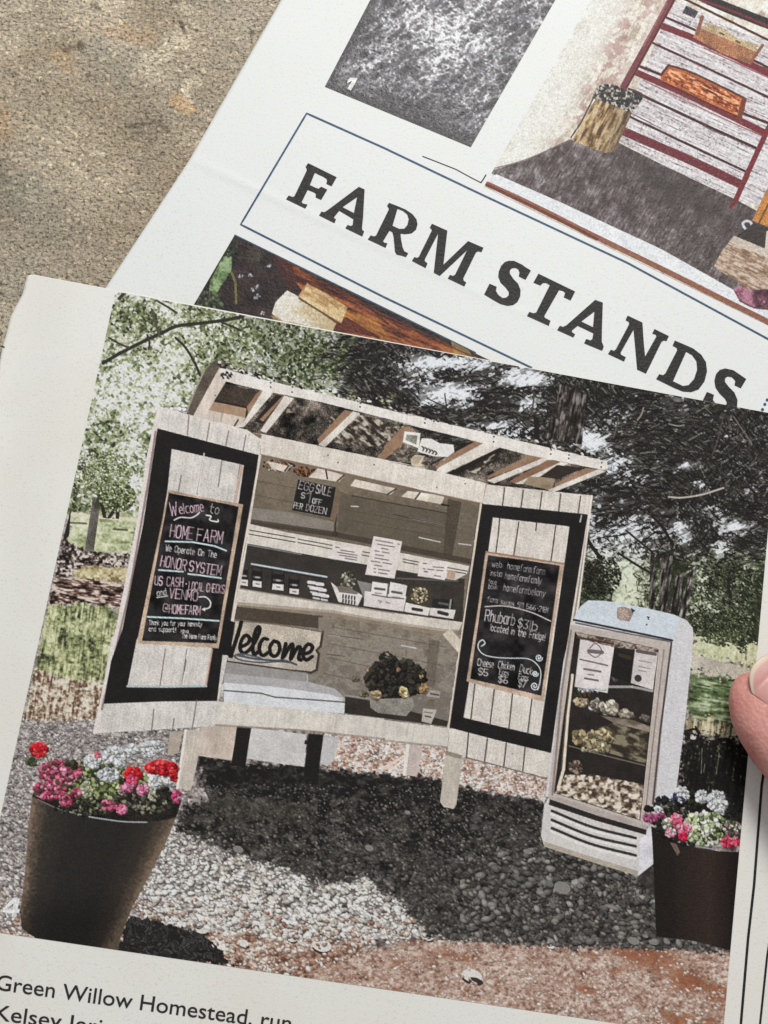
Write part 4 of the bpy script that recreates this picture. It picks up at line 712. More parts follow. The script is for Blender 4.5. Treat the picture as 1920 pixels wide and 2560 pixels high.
M_CAPT = flat_mat('caption type', (.02, .02, .02), .6, .2, [(2500, .4, 3)])
M_WHITE = flat_mat('white numeral', (.74, .73, .71), .5, .3, [(1500, .3, 3)])

# ------------------------------------------------------------------ helpers for things and parts
def mesh(name, vs, fs, mat, parent=None, smooth=True, label=None):
    me = bpy.data.meshes.new(name); me.from_pydata([tuple(v) for v in vs], [], fs); me.update()
    for p in me.polygons: p.use_smooth = smooth
    if mat: me.materials.append(mat)
    o = bpy.data.objects.new(name, me); COL.objects.link(o)
    if parent: o.parent = parent
    if label: o['label'] = label
    return o
def solid(o, t):
    md = o.modifiers.new('thickness', 'SOLIDIFY'); md.thickness = t; md.offset = -1
def patch(L, R, nu, nv, surf, ease=None):
    """sheet between a left and a right outline (photo pixels)"""
    def along(P, n):
        P = np.asarray(P, float); d = np.r_[0, np.cumsum(np.hypot(*np.diff(P, axis=0).T))]; t = np.linspace(0, d[-1], n)
        return np.c_[np.interp(t, d, P[:, 0]), np.interp(t, d, P[:, 1])]
    l, r = along(L, nv), along(R, nv); t = np.linspace(0, 1, nu)[None, :, None]
    P = (l[:, None]*(1-t)+r[:, None]*t).reshape(-1, 2)
    v = onsurf(P, surf)
    f = [(j*nu+i, (j+1)*nu+i, (j+1)*nu+i+1, j*nu+i+1) for j in range(nv-1) for i in range(nu-1)]
    return v, f
def polymesh(name, polys, surf, lift, mat, parent, label=None, cut=None):
    """filled outlines with holes; polys = list of (outer, [holes]) in photo pixels"""
    bm = bmesh.new()
    for outer, holes in polys:
        es = []
        for ring in [outer]+list(holes):
            q = [bm.verts.new((x, -y, 0)) for x, y in ring]
            es += [bm.edges.new((q[i], q[(i+1) % len(q)])) for i in range(len(q))]
        bmesh.ops.triangle_fill(bm, use_beauty=True, use_dissolve=False, edges=es)
    for _ in range(2):
        big = [e for e in bm.edges if e.calc_length() > 30]
        if big: bmesh.ops.subdivide_edges(bm, edges=big, cuts=1, use_grid_fill=False)
    bmesh.ops.triangulate(bm, faces=bm.faces)
    bm.verts.index_update()
    P = np.array([(v.co.x, -v.co.y) for v in bm.verts]); fs = []
    for f in bm.faces:
        ix = [v.index for v in f.verts]
        a, b_, c_ = P[ix[0]], P[ix[1]], P[ix[2]]
        if (b_[0]-a[0])*(c_[1]-a[1])-(b_[1]-a[1])*(c_[0]-a[0]) > 0: ix.reverse()
        fs.append(ix)
    bm.free()
    return mesh(name, onsurf(P, surf, lift), fs, mat, parent, True, label)
def ribbon(P, wd):
    """outline strip along a pixel path -> quads"""
    P = np.asarray(P, float); o = []
    for a, b_ in zip(P[:-1], P[1:]):
        n = max(2, int(np.hypot(*(b_-a))/14)); o += [a+(b_-a)*t for t in np.linspace(0, 1, n, endpoint=False)]
    P = np.array(o+[P[-1]]); d = np.gradient(P, axis=0); d /= np.hypot(d[:, 0], d[:, 1])[:, None]
    N = np.c_[-d[:, 1], d[:, 0]]*wd/2
    return np.r_[P+N, P-N], [(i, i+1, len(P)+i+1, len(P)+i) for i in range(len(P)-1)]
def ruled(name, paths, surf, lift, mat, parent, label=None):
    V, Fc = [], []
    for P, wd in paths:
        v, f = ribbon(P, wd); k = sum(len(a) for a in V)
        Fc += [tuple(reversed([i+k for i in q])) for q in f]; V.append(v)
    V = onsurf(np.concatenate(V), surf, lift)
    q = Fc[0]; n = np.cross(V[q[1]]-V[q[0]], V[q[2]]-V[q[0]])
    if n[2] < 0: Fc = [tuple(reversed(f)) for f in Fc]
    return mesh(name, V, Fc, mat, parent, True, label)
def lettering(name, rows, surf, lift, mat, parent, label=None, weight=0.0):
    """set type between two photo points; rows = (text, p0, p1, cap height in pixels)"""
    VV, FF = [], []
    for txt, p0, p1, cap in rows:
        cu = bpy.data.curves.new('t', 'FONT'); cu.body = txt; cu.resolution_u = 4; cu.offset = weight
        ob = bpy.data.objects.new('t', cu); COL.objects.link(ob)
        bpy.context.view_layer.update()
        me = bpy.data.meshes.new_from_object(ob.evaluated_get(bpy.context.evaluated_depsgraph_get()))
        v = np.array([x.co[:2] for x in me.vertices]); fs = [tuple(p.vertices) for p in me.polygons]
        bpy.data.objects.remove(ob); bpy.data.meshes.remove(me)
        a, b_ = np.array(p0, float), np.array(p1, float); ex = b_-a; n = np.array([ex[1], -ex[0]])/np.hypot(*ex)
        x = (v[:, 0]-v[:, 0].min())/(v[:, 0].max()-v[:, 0].min())
        P = a+x[:, None]*ex+(v[:, 1]/CAPH*cap)[:, None]*n
        k = sum(len(q) for q in VV); VV.append(P); FF += [tuple(i+k for i in f) for f in fs]
    V = onsurf(np.concatenate(VV), surf, lift)
    q = FF[0]; nn = np.cross(V[q[1]]-V[q[0]], V[q[2]]-V[q[0]])
    if nn[2] < 0: FF = [tuple(reversed(f)) for f in FF]
    return mesh(name, V, FF, mat, parent, False, label)
def capheight():
    cu = bpy.data.curves.new('t', 'FONT'); cu.body = 'H'; ob = bpy.data.objects.new('t', cu); COL.objects.link(ob); bpy.context.view_layer.update()
    h = ob.dimensions.y; bpy.data.objects.remove(ob); return h
CAPH = capheight()
def tag(o, label, cat): o['label'] = label; o['category'] = cat
def empty(name, loc, label, cat):
    o = bpy.data.objects.new(name, None); COL.objects.link(o); o.empty_display_size = .02
    o.location = loc; tag(o, label, cat); return o
def adopt(o, root):
    """keep world coordinates under a moved empty"""
    o.parent = root; o.matrix_parent_inverse = Matrix.Translation(-Vector(root.location))

# ------------------------------------------------------------------ how the two pages lie
def seg_d(x, y, P):
    """signed distance to a line of plane points"""
    a, b_ = P[0], P[-1]; d = (b_-a)/np.hypot(*(b_-a)); return (x-a[0])*-d[1]+(y-a[1])*d[0], (x-a[0])*d[0]+(y-a[1])*d[1], np.hypot(*(b_-a))
CR = onplane(pt('D 474,399 971,639 1203,741 1520,886'))[:, :2]
CR2 = onplane(pt('D 474,399 613,463 800,556'))[:, :2]
def h_up(x, y):
    s, t, n = seg_d(x, y, CR); s2, t2, n2 = seg_d(x, y, CR2)
    r = .00007*np.exp(-(s/.0008)**2)*np.exp(-((t-.5*n)/(.55*n))**2)+.00007*np.exp(-(s2/.0007)**2)*(t2 > -.01)*np.exp(-((t2-.5*n2)/(.7*n2))**2)
    fold = .0002*np.clip(s, 0, None)
    return .0006+r+fold+.00025*np.sin(x*38+y*21+.6)+.0001*np.sin(x*75-y*64)
def h_lo(x, y):
    edge = onplane([(60, 690), (-61, 1800)])[:, :2]; s, t, n = seg_d(x, y, edge)
    return .0024+.0004*np.sin(x*31+y*17+1.2)+.00015*np.sin(x*70-y*52)+.0011*sstep(.04, .085, x)-.0008*(1-sstep(0, .012, np.abs(s)))
# ------------------------------------------------------------------ tabletop
def tabletop():
    m, t, b = nt('mottled stone'); tc = node(t, 'ShaderNodeTexCoord'); at = node(t, 'ShaderNodeAttribute', attribute_name='ink')
    L = t.links.new
    def nz(sc, det=4, ro=.6, dist=0):
        n = node(t, 'ShaderNodeTexNoise', i_Scale=sc, i_Detail=det, i_Roughness=ro, i_Distortion=dist); L(tc.outputs['Object'], n.inputs['Vector']); return n.outputs['Fac']
    def rp(fac, a, b_, ca, cb):
        r = node(t, 'ShaderNodeValToRGB'); e = r.color_ramp.elements; e[0].position, e[1].position = a, b_; e[0].color = (*ca, 1); e[1].color = (*cb, 1); L(fac, r.inputs['Fac']); return r.outputs['Color']
    def mix(kind, f, x, y):
        n = node(t, 'ShaderNodeMix', data_type='RGBA', blend_type=kind)
        if isinstance(f, float): n.inputs[0].default_value = f
        else: L(f, n.inputs[0])
        L(x, n.inputs[6]); L(y, n.inputs[7]); return n.outputs[2]
    base = rp(nz(26, 5, .65, .8), .38, .62, (.41, .325, .225), (.55, .465, .35))
    grey = rp(nz(17, 5, .7, 1.2), .5, .68, (1, 1, 1), (.80, .85, .88)); base = mix('MULTIPLY', 1.0, base, grey)
    rust = rp(nz(48, 4, .6, .6), .58, .72, (1, 1, 1), (1.12, .93, .74)); base = mix('MULTIPLY', .8, base, rust)
    base = mix('MULTIPLY', 1.0, base, at.outputs['Color'])
    speck = rp(nz(1350, 4, .7), .36, .50, (.20, .18, .155), (1, 1, 1)); base = mix('MULTIPLY', .95, base, speck)
    lite = rp(nz(820, 3, .6), .55, .66, (1, 1, 1), (1.75, 1.7, 1.6)); base = mix('MULTIPLY', .9, base, lite)
    pit = rp(nz(430, 3, .6), .30, .37, (.30, .27, .24), (1, 1, 1)); base = mix('MULTIPLY', .75, base, pit)
    L(base, b.inputs['Base Color']); b.inputs['Roughness'].default_value = .55; b.inputs['Specular IOR Level'].default_value = .4
    b1 = node(t, 'ShaderNodeBump', i_Strength=1.0, i_Distance=.0011); L(nz(950, 3, .65), b1.inputs['Height'])
    b2 = node(t, 'ShaderNodeBump', i_Strength=.5, i_Distance=.002); L(nz(210, 4, .6), b2.inputs['Height']); L(b1.outputs['Normal'], b2.inputs['Normal']); L(b2.outputs['Normal'], b.inputs['Normal'])
    # worn, chipped and stained places keep their own colour
    W_, H_ = 330, 400; xx, yy = np.meshgrid(np.linspace(-120, 860, W_), np.linspace(-160, 1020, H_)); P = np.c_[xx.ravel(), yy.ravel()]
    pr = Print([(-120, -160), (860, -160), (860, 1020), (-120, 1020)], W_, H_, ['table'], 9); pr.im[:] = 1.0
    n = pr.noise(34, oct=3, seed=4); n2 = pr.noise(9, oct=2, seed=5); n3 = pr.noise(120, oct=2, seed=6)
    pr.im *= (1+.07*n3)[..., None]
    def chip(q, col, th, amt=1):
        k, *ps = q.split(); x, y = pt(k+' '+' '.join(ps)).T; a = np.array([x[0], y[0]]); b_ = np.array([x[-1], y[-1]]); d = b_-a; ln = np.hypot(*d)+1e-6; d /= ln
        s = (pr.PX-a[0])*d[0]+(pr.PY-a[1])*d[1]; e = np.abs(-(pr.PX-a[0])*d[1]+(pr.PY-a[1])*d[0]); s = np.maximum(np.maximum(-s, s-ln), 0)
        m = sstep(.1, -.25, (np.hypot(s, e)/th-1)+.24*n+.1*n2)*amt; pr.im[:] = pr.im*(1-m[..., None])+np.array(col)*m[..., None]
    cream = (1.5, 1.56, 1.56)
    for q, th, a in (('A 690,262 740,215 790,165', 20, .9), ('A 620,245 680,250', 12, .5), ('A 800,372 812,400 806,455', 13, .85), ('A 830,350 845,358', 12, .7), ('A 760,150 800,160', 12, .6), ('A 800,30 812,38', 12, .8), ('A 440,18 520,12', 10, .7), ('A 322,715 328,740', 9, .9), ('A 30,700 120,660 180,640', 12, .55), ('A 10,660 60,650', 9, .4),
                     ('A 180,705 215,712', 9, .7), ('A 20,60 120,30', 14, .5), ('A 205,20 210,40', 8, .6), ('A 410,655 440,670', 8, .4), ('A 690,325 700,330', 8, .5), ('A 935,395 940,400', 8, .6), ('A 500,1005 560,1030', 10, .3), ('A 135,770 150,900', 12, .35)): chip(q, cream, th, a)
    for q, th, a in (('A 760,430 790,470', 22, .7), ('A 0,520 40,560', 30, .4), ('A 250,240 300,280', 26, .4), ('A 480,130 640,170', 20, .35)): chip(q, (1.28, 1.0, .72), th, a)
    for q, th, a in (('A 400,260 520,330', 50, .55), ('A 440,230 540,280', 40, .4), ('A 60,660 170,650', 26, .4), ('A 580,540 720,520', 34, .5), ('A 120,800 220,960', 60, .35)): chip(q, (.74, .80, .84), th, a)
    for q, th, a in (('A 785,100 800,140', 6, .8), ('A 345,180 350,215', 6, .7), ('A 280,215 360,195', 7, .5), ('A 560,545 620,515 700,525', 5, .7), ('A 690,540 720,560', 6, .6), ('A 410,20 425,40', 8, .6), ('A 205,555 260,560', 6, .4), ('A 10,700 60,705', 5, .5)): chip(q, (.34, .32, .30), th, a)
    v = onplane(P, 0.0); k = len(v)
    f = [(j*W_+i, (j+1)*W_+i, (j+1)*W_+i+1, j*W_+i+1) for j in range(H_-1) for i in range(W_-1)]
    ring = [j*W_ for j in range(H_)]+[(H_-1)*W_+i for i in range(1, W_)]+[j*W_+W_-1 for j in range(H_-2, -1, -1)]+[i for i in range(W_-2, 0, -1)]
    cen = v[:, :2].mean(0); out = []
    for i in ring:
        d = v[i, :2]-cen; d = d/max(abs(d))*.62; out.append((*(cen+d), 0))
    n0 = len(ring); f += [(ring[i], k+i, k+(i+1) % n0, ring[(i+1) % n0]) for i in range(n0)]
    low = [(x, y, -.03) for x, y, _ in out]; f += [(k+i, k+n0+i, k+n0+(i+1) % n0, k+(i+1) % n0) for i in range(n0)]
    f.append(tuple(k+n0+i for i in reversed(range(n0))))
    o = mesh('tabletop', list(v)+out+low, f, m, None, False); o['kind'] = 'structure'
    a = o.data.color_attributes.new('ink', 'FLOAT_COLOR', 'POINT')
    cc = np.ones((k+2*n0, 4), np.float32); cc[:k, :3] = np.clip(pr.im, 0, 3).reshape(-1, 3); a.data.foreach_set('color', cc.ravel())
    o['label'] = 'mottled tan and grey stone tabletop with cream chips'
tabletop()

# ------------------------------------------------------------------ upper page (under): headline page
UQ1 = [(1041, -220), (1417, -50), (1177, 368), (812, 217)]
UQ2 = [(1592, -200), (2490, 170), (2077, 890), (1210, 466)]
UQ3 = [(586, 589), (1500, 1035.6), (1259, 1447), (345, 1000)]
up = empty('magazine_page', tuple(onplane([(1100, 560)])[0]), 'glossy white magazine page headed FARM STANDS, lying partly beneath the other page', 'magazine page')
v, f = patch(pt('D 1001,-520 703,0 474,399 269,712 100,960 -10,1130'), pt('D 2760,245 2620,480 2450,720 2300,985 2180,1190 2080,1360 1990,1520'), 260, 220, h_up)
o = mesh('paper_sheet', v, f, M_PAPER_UP); solid(o, .00011); adopt(o, up)
def own(o, root): adopt(o, root); return o

def paint_sheen():
    c = Print(UQ1, 330, 330, ['printed_photograph'], 5); c.prep()
    rg = lambda sx, sy, an, sd: 1-2.2*np.abs(c.noise(sx, sy, an, 2, sd))/1.55
    a = .42*rg(30, 15, -30, 3)+.26*rg(13, 8, 20, 4)+.26*c.noise(5, oct=2, seed=8)+.28*c.noise(110, 60, -25, 2, 5)+.6*np.exp(-((c.PX-1130)/190)**2-((c.PY-70)/140)**2)+.1  # crinkled window glare painted into the ink colour, brightest towards the upper middle
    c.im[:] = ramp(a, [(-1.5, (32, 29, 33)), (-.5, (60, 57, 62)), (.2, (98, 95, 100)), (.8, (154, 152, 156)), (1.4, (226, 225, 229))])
    dk = sstep(120, 250, c.PY-.42*(c.PX-812)+14*a)*.5; edge = (1-sstep(0, 26, c.xx))+(1-sstep(0, 30, c.H-c.yy))  # painted glare fades to dark ink at the bottom and left edge
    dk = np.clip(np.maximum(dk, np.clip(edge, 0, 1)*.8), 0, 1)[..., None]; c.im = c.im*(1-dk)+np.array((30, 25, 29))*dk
    c.finish(.4, .05); return c
def paint_shelf():
    c = Print(UQ2, 560, 460, ['printed_photograph'], 6); c.prep(); PX, PY = c.PX, c.PY
    fine = c.noise(5, 5, oct=2, seed=1); med = c.noise(24, oct=2, seed=2); diag = c.noise(3.5, 16, 30, 2, 12); crk = c.noise(26, 14, -35, 2, 14)
    # white plaster wall at the left
    c.im[:] = ramp(.5*med+.35*diag+.4*crk, [(-1.8, (176, 162, 146)), (-.6, (208, 200, 186)), (.5, (226, 220, 208)), (1.6, (232, 230, 222))])
    pk = np.exp(-((PX-1560+.45*(PY-80))/70)**2)*.6*sstep(-.6, 1, crk+.3*fine); c.im = c.im*(1-pk[..., None])+np.array((150, 108, 104))*pk[..., None]
    fade = (1-sstep(0, 34, c.xx-40+.0*PY))[..., None]*.75; c.im = c.im*(1-fade)+np.array((228, 228, 222))*fade
    # boards of the back wall
    bd = c.mask('O 1130,0 1659,240 1900,340 1900,1000 1659,900 1659,1150 1480,1140 820,790 880,620 960,400')
    c.put(bd, ramp(c.noise(44, 3, 24, 2, 15)*.65+.4*fine, [(-2.1, (110, 98, 104)), (-1.1, (176, 167, 170)), (-.1, (204, 198, 200)), (1.6, (226, 222, 224))]))
    c.put(c.mask('O 1000,110 1130,-60 1190,-40 860,470 820,460'), ramp(med, [(-1, (196, 176, 172)), (1, (216, 206, 202))]), .6)
    red, dkr = (112, 40, 48), (70, 26, 30)
    for q, wd, cl in (('O 1140,-30 1659,225', 6, dkr), ('O 1080,95 1270,180 1659,380', 6, dkr), ('O 1010,240 1300,375 1659,545', 6, dkr), ('O 920,365 1060,420', 7, dkr), ('O 1500,630 1659,690', 7, dkr), ('O 880,500 1240,670 1600,835', 7, (60, 22, 26)), ('O 885,655 1200,805 1540,965', 6, (60, 22, 26)), ('O 860,620 1000,690', 3, (110, 90, 90)),
                      ('O 1060,145 1300,240 1659,410', 17, red), ('O 1300,270 1659,435', 4, (150, 96, 98)), ('O 905,400 1200,530 1640,745', 17, red), ('O 960,450 1300,615 1640,770', 3, (150, 96, 98)), ('O 845,735 1180,880 1500,1030', 22, (106, 40, 48)), ('O 1200,-60 1420,40 1700,150', 26, (40, 34, 36)), ('O 1190,-30 1450,60 1700,165', 6, red)): c.curve(q, wd, cl)
    for _ in range(150):
        x, y = 1560+300*c.rs.rand(), 300+160*c.rs.rand(); c.blob(x, y, 1.6, 1.2, 0, (104, 96, 104), bd)
    # floor
    fl = c.mask('O 90,960 300,900 550,780 760,850 820,800 1100,940 1480,1120 P 1659,230 1659,560 1900,700 1900,900 1450,640 1060,420 600,200 130,0')
    c.put(fl, ramp(.45*diag+.5*med+.3*fine, [(-2, (64, 55, 54)), (-.4, (88, 78, 77)), (.6, (108, 98, 98)), (2, (150, 142, 145))]))
    dkf = np.exp(-((PY-(430+.5*(PX-1600)))/60)**2)*sstep(1450, 1650, PX)*.6*fl; c.im = c.im*(1-dkf[..., None])+np.array((58, 50, 48))*dkf[..., None]
    for q in ('P 430,140 560,60 640,20', 'P 640,215 760,150', 'P 1060,420 1140,350'): c.curve(q, 2, (80, 68, 68), a=.7)
    c.curve('O 100,950 300,895 550,785', 3, (120, 106, 98))
    # white bench edge and brown line below it
    c.fill('P 95,0 140,-8 500,150 1060,410 1450,630 1900,880 1900,1000 1659,840 1300,655 700,350 85,50', (222, 224, 228), .03)
    c.curve('P 85,46 330,160 700,345 1060,520 1400,690 1659,820 1900,960', 14, (140, 92, 72), ident=False); c.curve('P 85,52 330,168 700,355', 8, (112, 58, 46))
    # rack posts, basket, ember log, stump
    c.use('printed_shelf_rack'); c.line('O 1150,-60 1010,200 850,490', 20, (118, 62, 66), ident=True); c.line('O 1165,-60 1025,200 866,490', 4, (76, 32, 38)); c.line('O 1090,20 960,260', 4, (160, 112, 112), .7)
    c.line('O 1670,700 1600,850 1540,980 1475,1130', 13, (116, 42, 48), ident=True); c.line('P 1545,0 1480,130 1450,175', 10, (112, 44, 46), ident=True)
    c.use('printed_wooden_tray'); c.fill('O 1262,150 1420,215 1600,290 1560,362 1400,300 1240,210', (158, 108, 78), .15, grain=.12); c.fill('O 1315,125 1400,160 1490,215 1600,250 1590,290 1440,225 1290,160', (176, 156, 122), .12, grain=.1); c.line('O 1290,95 1262,190', 9, (136, 84, 62), ident=True); c.line('O 1628,255 1560,350', 8, (136, 84, 62), ident=True)
    for q in ('O 1390,185 1410,195', 'O 1480,230 1500,240'): c.line(q, 5, (96, 76, 56))
    c.use('printed_sign'); c.fill('O 1200,32 1268,65 1248,104 1178,74', (58, 56, 60), .1, grain=.35)
    c.use('printed_log'); c.fill('O 1095,365 1150,370 1250,420 1430,500 1530,550 1530,610 1505,660 1440,640 1200,520 1060,455 1055,415', (176, 92, 50), .2, grain=.12)
    m = c.mask('O 1110,385 1250,440 1430,515 1500,560 1490,640 1440,620 1200,505 1070,445'); c.put(m, ramp(c.noise(20, 4, 26, 2, 17)+.4*fine, [(-1.4, (96, 44, 28)), (-.2, (168, 86, 46)), (.7, (206, 124, 76)), (1.5, (228, 170, 130))]))
    c.curve('O 1100,365 1250,415 1530,552', 5, (74, 42, 32)); c.curve('O 1060,420 1075,400 1100,368', 6, (80, 44, 32)); c.curve('O 1070,460 1300,570 1500,660', 4, (66, 34, 30)); c.line('O 1525,560 1500,660', 12, (110, 56, 36))
    c.use('printed_bucket'); m = c.mask('O 700,545 780,580 895,635 800,850 740,858 560,790 620,680'); c.put(m, ramp(c.noise(6, 30, 28, 2, 18)+.25*fine, [(-1.6, (84, 64, 44)), (-.3, (140, 112, 78)), (.6, (168, 140, 102)), (1.7, (200, 178, 142))])*(1-.25*sstep(1500, 1580, PX+.4*(PY-300)))[..., None])
    m = c.mask('O 715,475 790,470 850,500 900,510 965,540 905,630 890,636 780,585 670,550 690,510'); c.put(m, ramp(c.noise(6, oct=2, seed=19)+.3*fine, [(-1, (40, 38, 38)), (.3, (84, 80, 76)), (1.4, (186, 180, 172))])); c.line('O 685,540 610,690 555,770', 4, (70, 62, 54)); c.curve('O 900,505 940,520 970,545', 4, (96, 56, 52))
    # things cut off by the right edge
    c.use('printed_wooden_block'); m = c.mask('P 1470,335 1560,370 1900,520 1900,760 1659,635 1560,640 1480,590 1355,510 1400,420'); c.put(m, ramp(c.noise(22, 5, 24, 2, 20)+.3*fine, [(-1.6, (128, 102, 84)), (-.2, (168, 142, 122)), (1.4, (200, 182, 166))])); c.fill('P 1470,335 1659,415 1900,520 1900,560 1659,460 1440,370', (198, 186, 172), .05, grain=.05)
    c.use('printed_chair'); c.fill('P 1659,60 1680,20 1760,100 1760,330 1659,285 1570,250', (186, 126, 66), .1, grain=.08); c.line('P 1659,160 1610,260', 5, (120, 74, 40)); c.curve('P 1520,280 1535,298 1560,290 1565,265 1540,252 1518,265 1522,285', 5, (196, 198, 206)); c.fill('P 1580,262 1659,290 1700,420 1659,415 1480,340', (60, 52, 50), .1, ident=False); c.fill('P 1650,310 1700,300 1700,430 1640,415', (196, 186, 176))
    c.use('printed_purple_fruit'); m = c.mask('P 1465,640 1500,615 1560,640 1659,640 1800,690 1800,800 1659,745 1560,735 1500,705'); c.put(m, ramp(med+.4*fine, [(-1.3, (74, 44, 54)), (0, (112, 68, 84)), (1.3, (176, 120, 140))])); c.curve('P 1500,700 1580,738 1659,748', 3, (70, 50, 56))
    c.finish(.4, .035); return c
def paint_bread():
    c = Print(UQ3, 480, 220, ['printed_photograph'], 7); c.prep(); fine = c.noise(5, oct=2, seed=1); med = c.noise(30, oct=2, seed=2)
    c.im[:] = ramp(.5*med+.2*fine, [(-1.6, (30, 24, 25)), (.3, (48, 38, 38)), (1.5, (66, 52, 50))])
    wd = c.noise(70, 9, 26, 3, 5)
    m = c.mask('S 450,140 600,230 1000,450 1659,760 1659,1000 1000,640 780,545 600,330 560,280'); c.put(m, ramp(wd+.2*fine, [(-2, (62, 30, 22)), (-.7, (104, 54, 36)), (.3, (136, 74, 44)), (1.5, (166, 98, 56))]))
    c.put(c.mask('S 840,440 1000,500 1100,640 980,600 830,490'), ramp(wd+.2*fine, [(-1.5, (136, 84, 42)), (1.5, (186, 128, 64))]), .8, False); c.fill('S 1380,590 1480,660 1500,700 1400,680', (176, 140, 78), a=.7)
    c.fill('S 450,170 560,215 590,330 545,350', (66, 36, 34), a=.8); c.curve('S 780,325 920,405 1060,520', 4, (80, 40, 26)); c.curve('S 840,490 930,545 1010,590', 6, (62, 30, 24)); c.fill('S 790,510 840,490 1010,590 780,550', (96, 46, 36)); c.line('S 600,235 1000,460 1500,690', 4, (60, 34, 30), .7)
    c.put(c.mask('S 200,60 330,90 420,150 400,230 280,180'), ramp(fine+med, [(-1.5, (34, 30, 28)), (1.5, (78, 72, 62))]), .6, False)
    c.use('printed_bread'); m = c.mask('S 455,465 475,405 535,345 590,375 660,425 790,515 770,560 600,520 500,505'); c.put(m, ramp((c.PX-700)/60+.2*med+.2*fine, [(-1, (206, 198, 188)), (.4, (226, 220, 210)), (1.4, (198, 180, 146)), (3, (184, 160, 122))]))
    c.fill('S 445,475 480,478 520,508 470,500', (170, 140, 104), a=.8); c.curve('S 600,385 690,440 795,510', 7, (96, 62, 38))
    c.use('printed_bread_slice'); m = c.mask('S 640,310 735,360 848,432 815,515 700,445 595,378'); c.put(m, ramp(wd*.5+.3*fine+.3*med, [(-1.6, (168, 132, 88)), (0, (202, 172, 124)), (1.5, (220, 200, 160))])); c.curve('S 660,350 740,390 800,440', 3, (166, 128, 82)); c.line('S 640,310 595,378', 4, (176, 136, 92))
    c.use('printed_leaf'); m = c.mask('S 235,110 250,180 245,240 215,290 160,372 130,350 135,300 180,210'); c.put(m, ramp(med+.4*fine, [(-1.5, (62, 84, 50)), (0, (98, 124, 80)), (1.5, (150, 170, 128))])); c.line('S 235,130 180,260 150,350', 3, (134, 156, 112), .7); c.curve('S 245,250 265,300 268,345 270,410', 5, (108, 104, 66)); c.cluster('S 130,410', 70, 60, 40, 18, [(44, 52, 38), (66, 76, 54), (90, 98, 74)], False); c.cluster('S 240,130', 40, 40, 18, 18, [(44, 50, 36), (70, 74, 56)], False)
    for q in ('S 345,270', 'S 380,325', 'S 355,345', 'S 372,380', 'S 385,372', 'S 412,462', 'S 440,215', 'S 295,270'): c.cluster(q, 12, 9, 4, 6, [(196, 196, 204), (150, 150, 160)], False)
    c.finish(.4, .035); return c
o = paint_sheen().build(None, h_up, .00006, M_INK_GLOSS); o['label'] = 'dark grey printed photograph with a painted silvery sheen, numbered 1'; adopt(o, up)
o = paint_shelf().build(None, h_up, .00006, M_INK_UP); o['label'] = 'printed photograph of a red shelf rack against white boards'; adopt(o, up)
o = paint_bread().build(None, h_up, .00006, M_INK_UP); o['label'] = 'printed photograph of bread on a brown wooden board'; adopt(o, up)

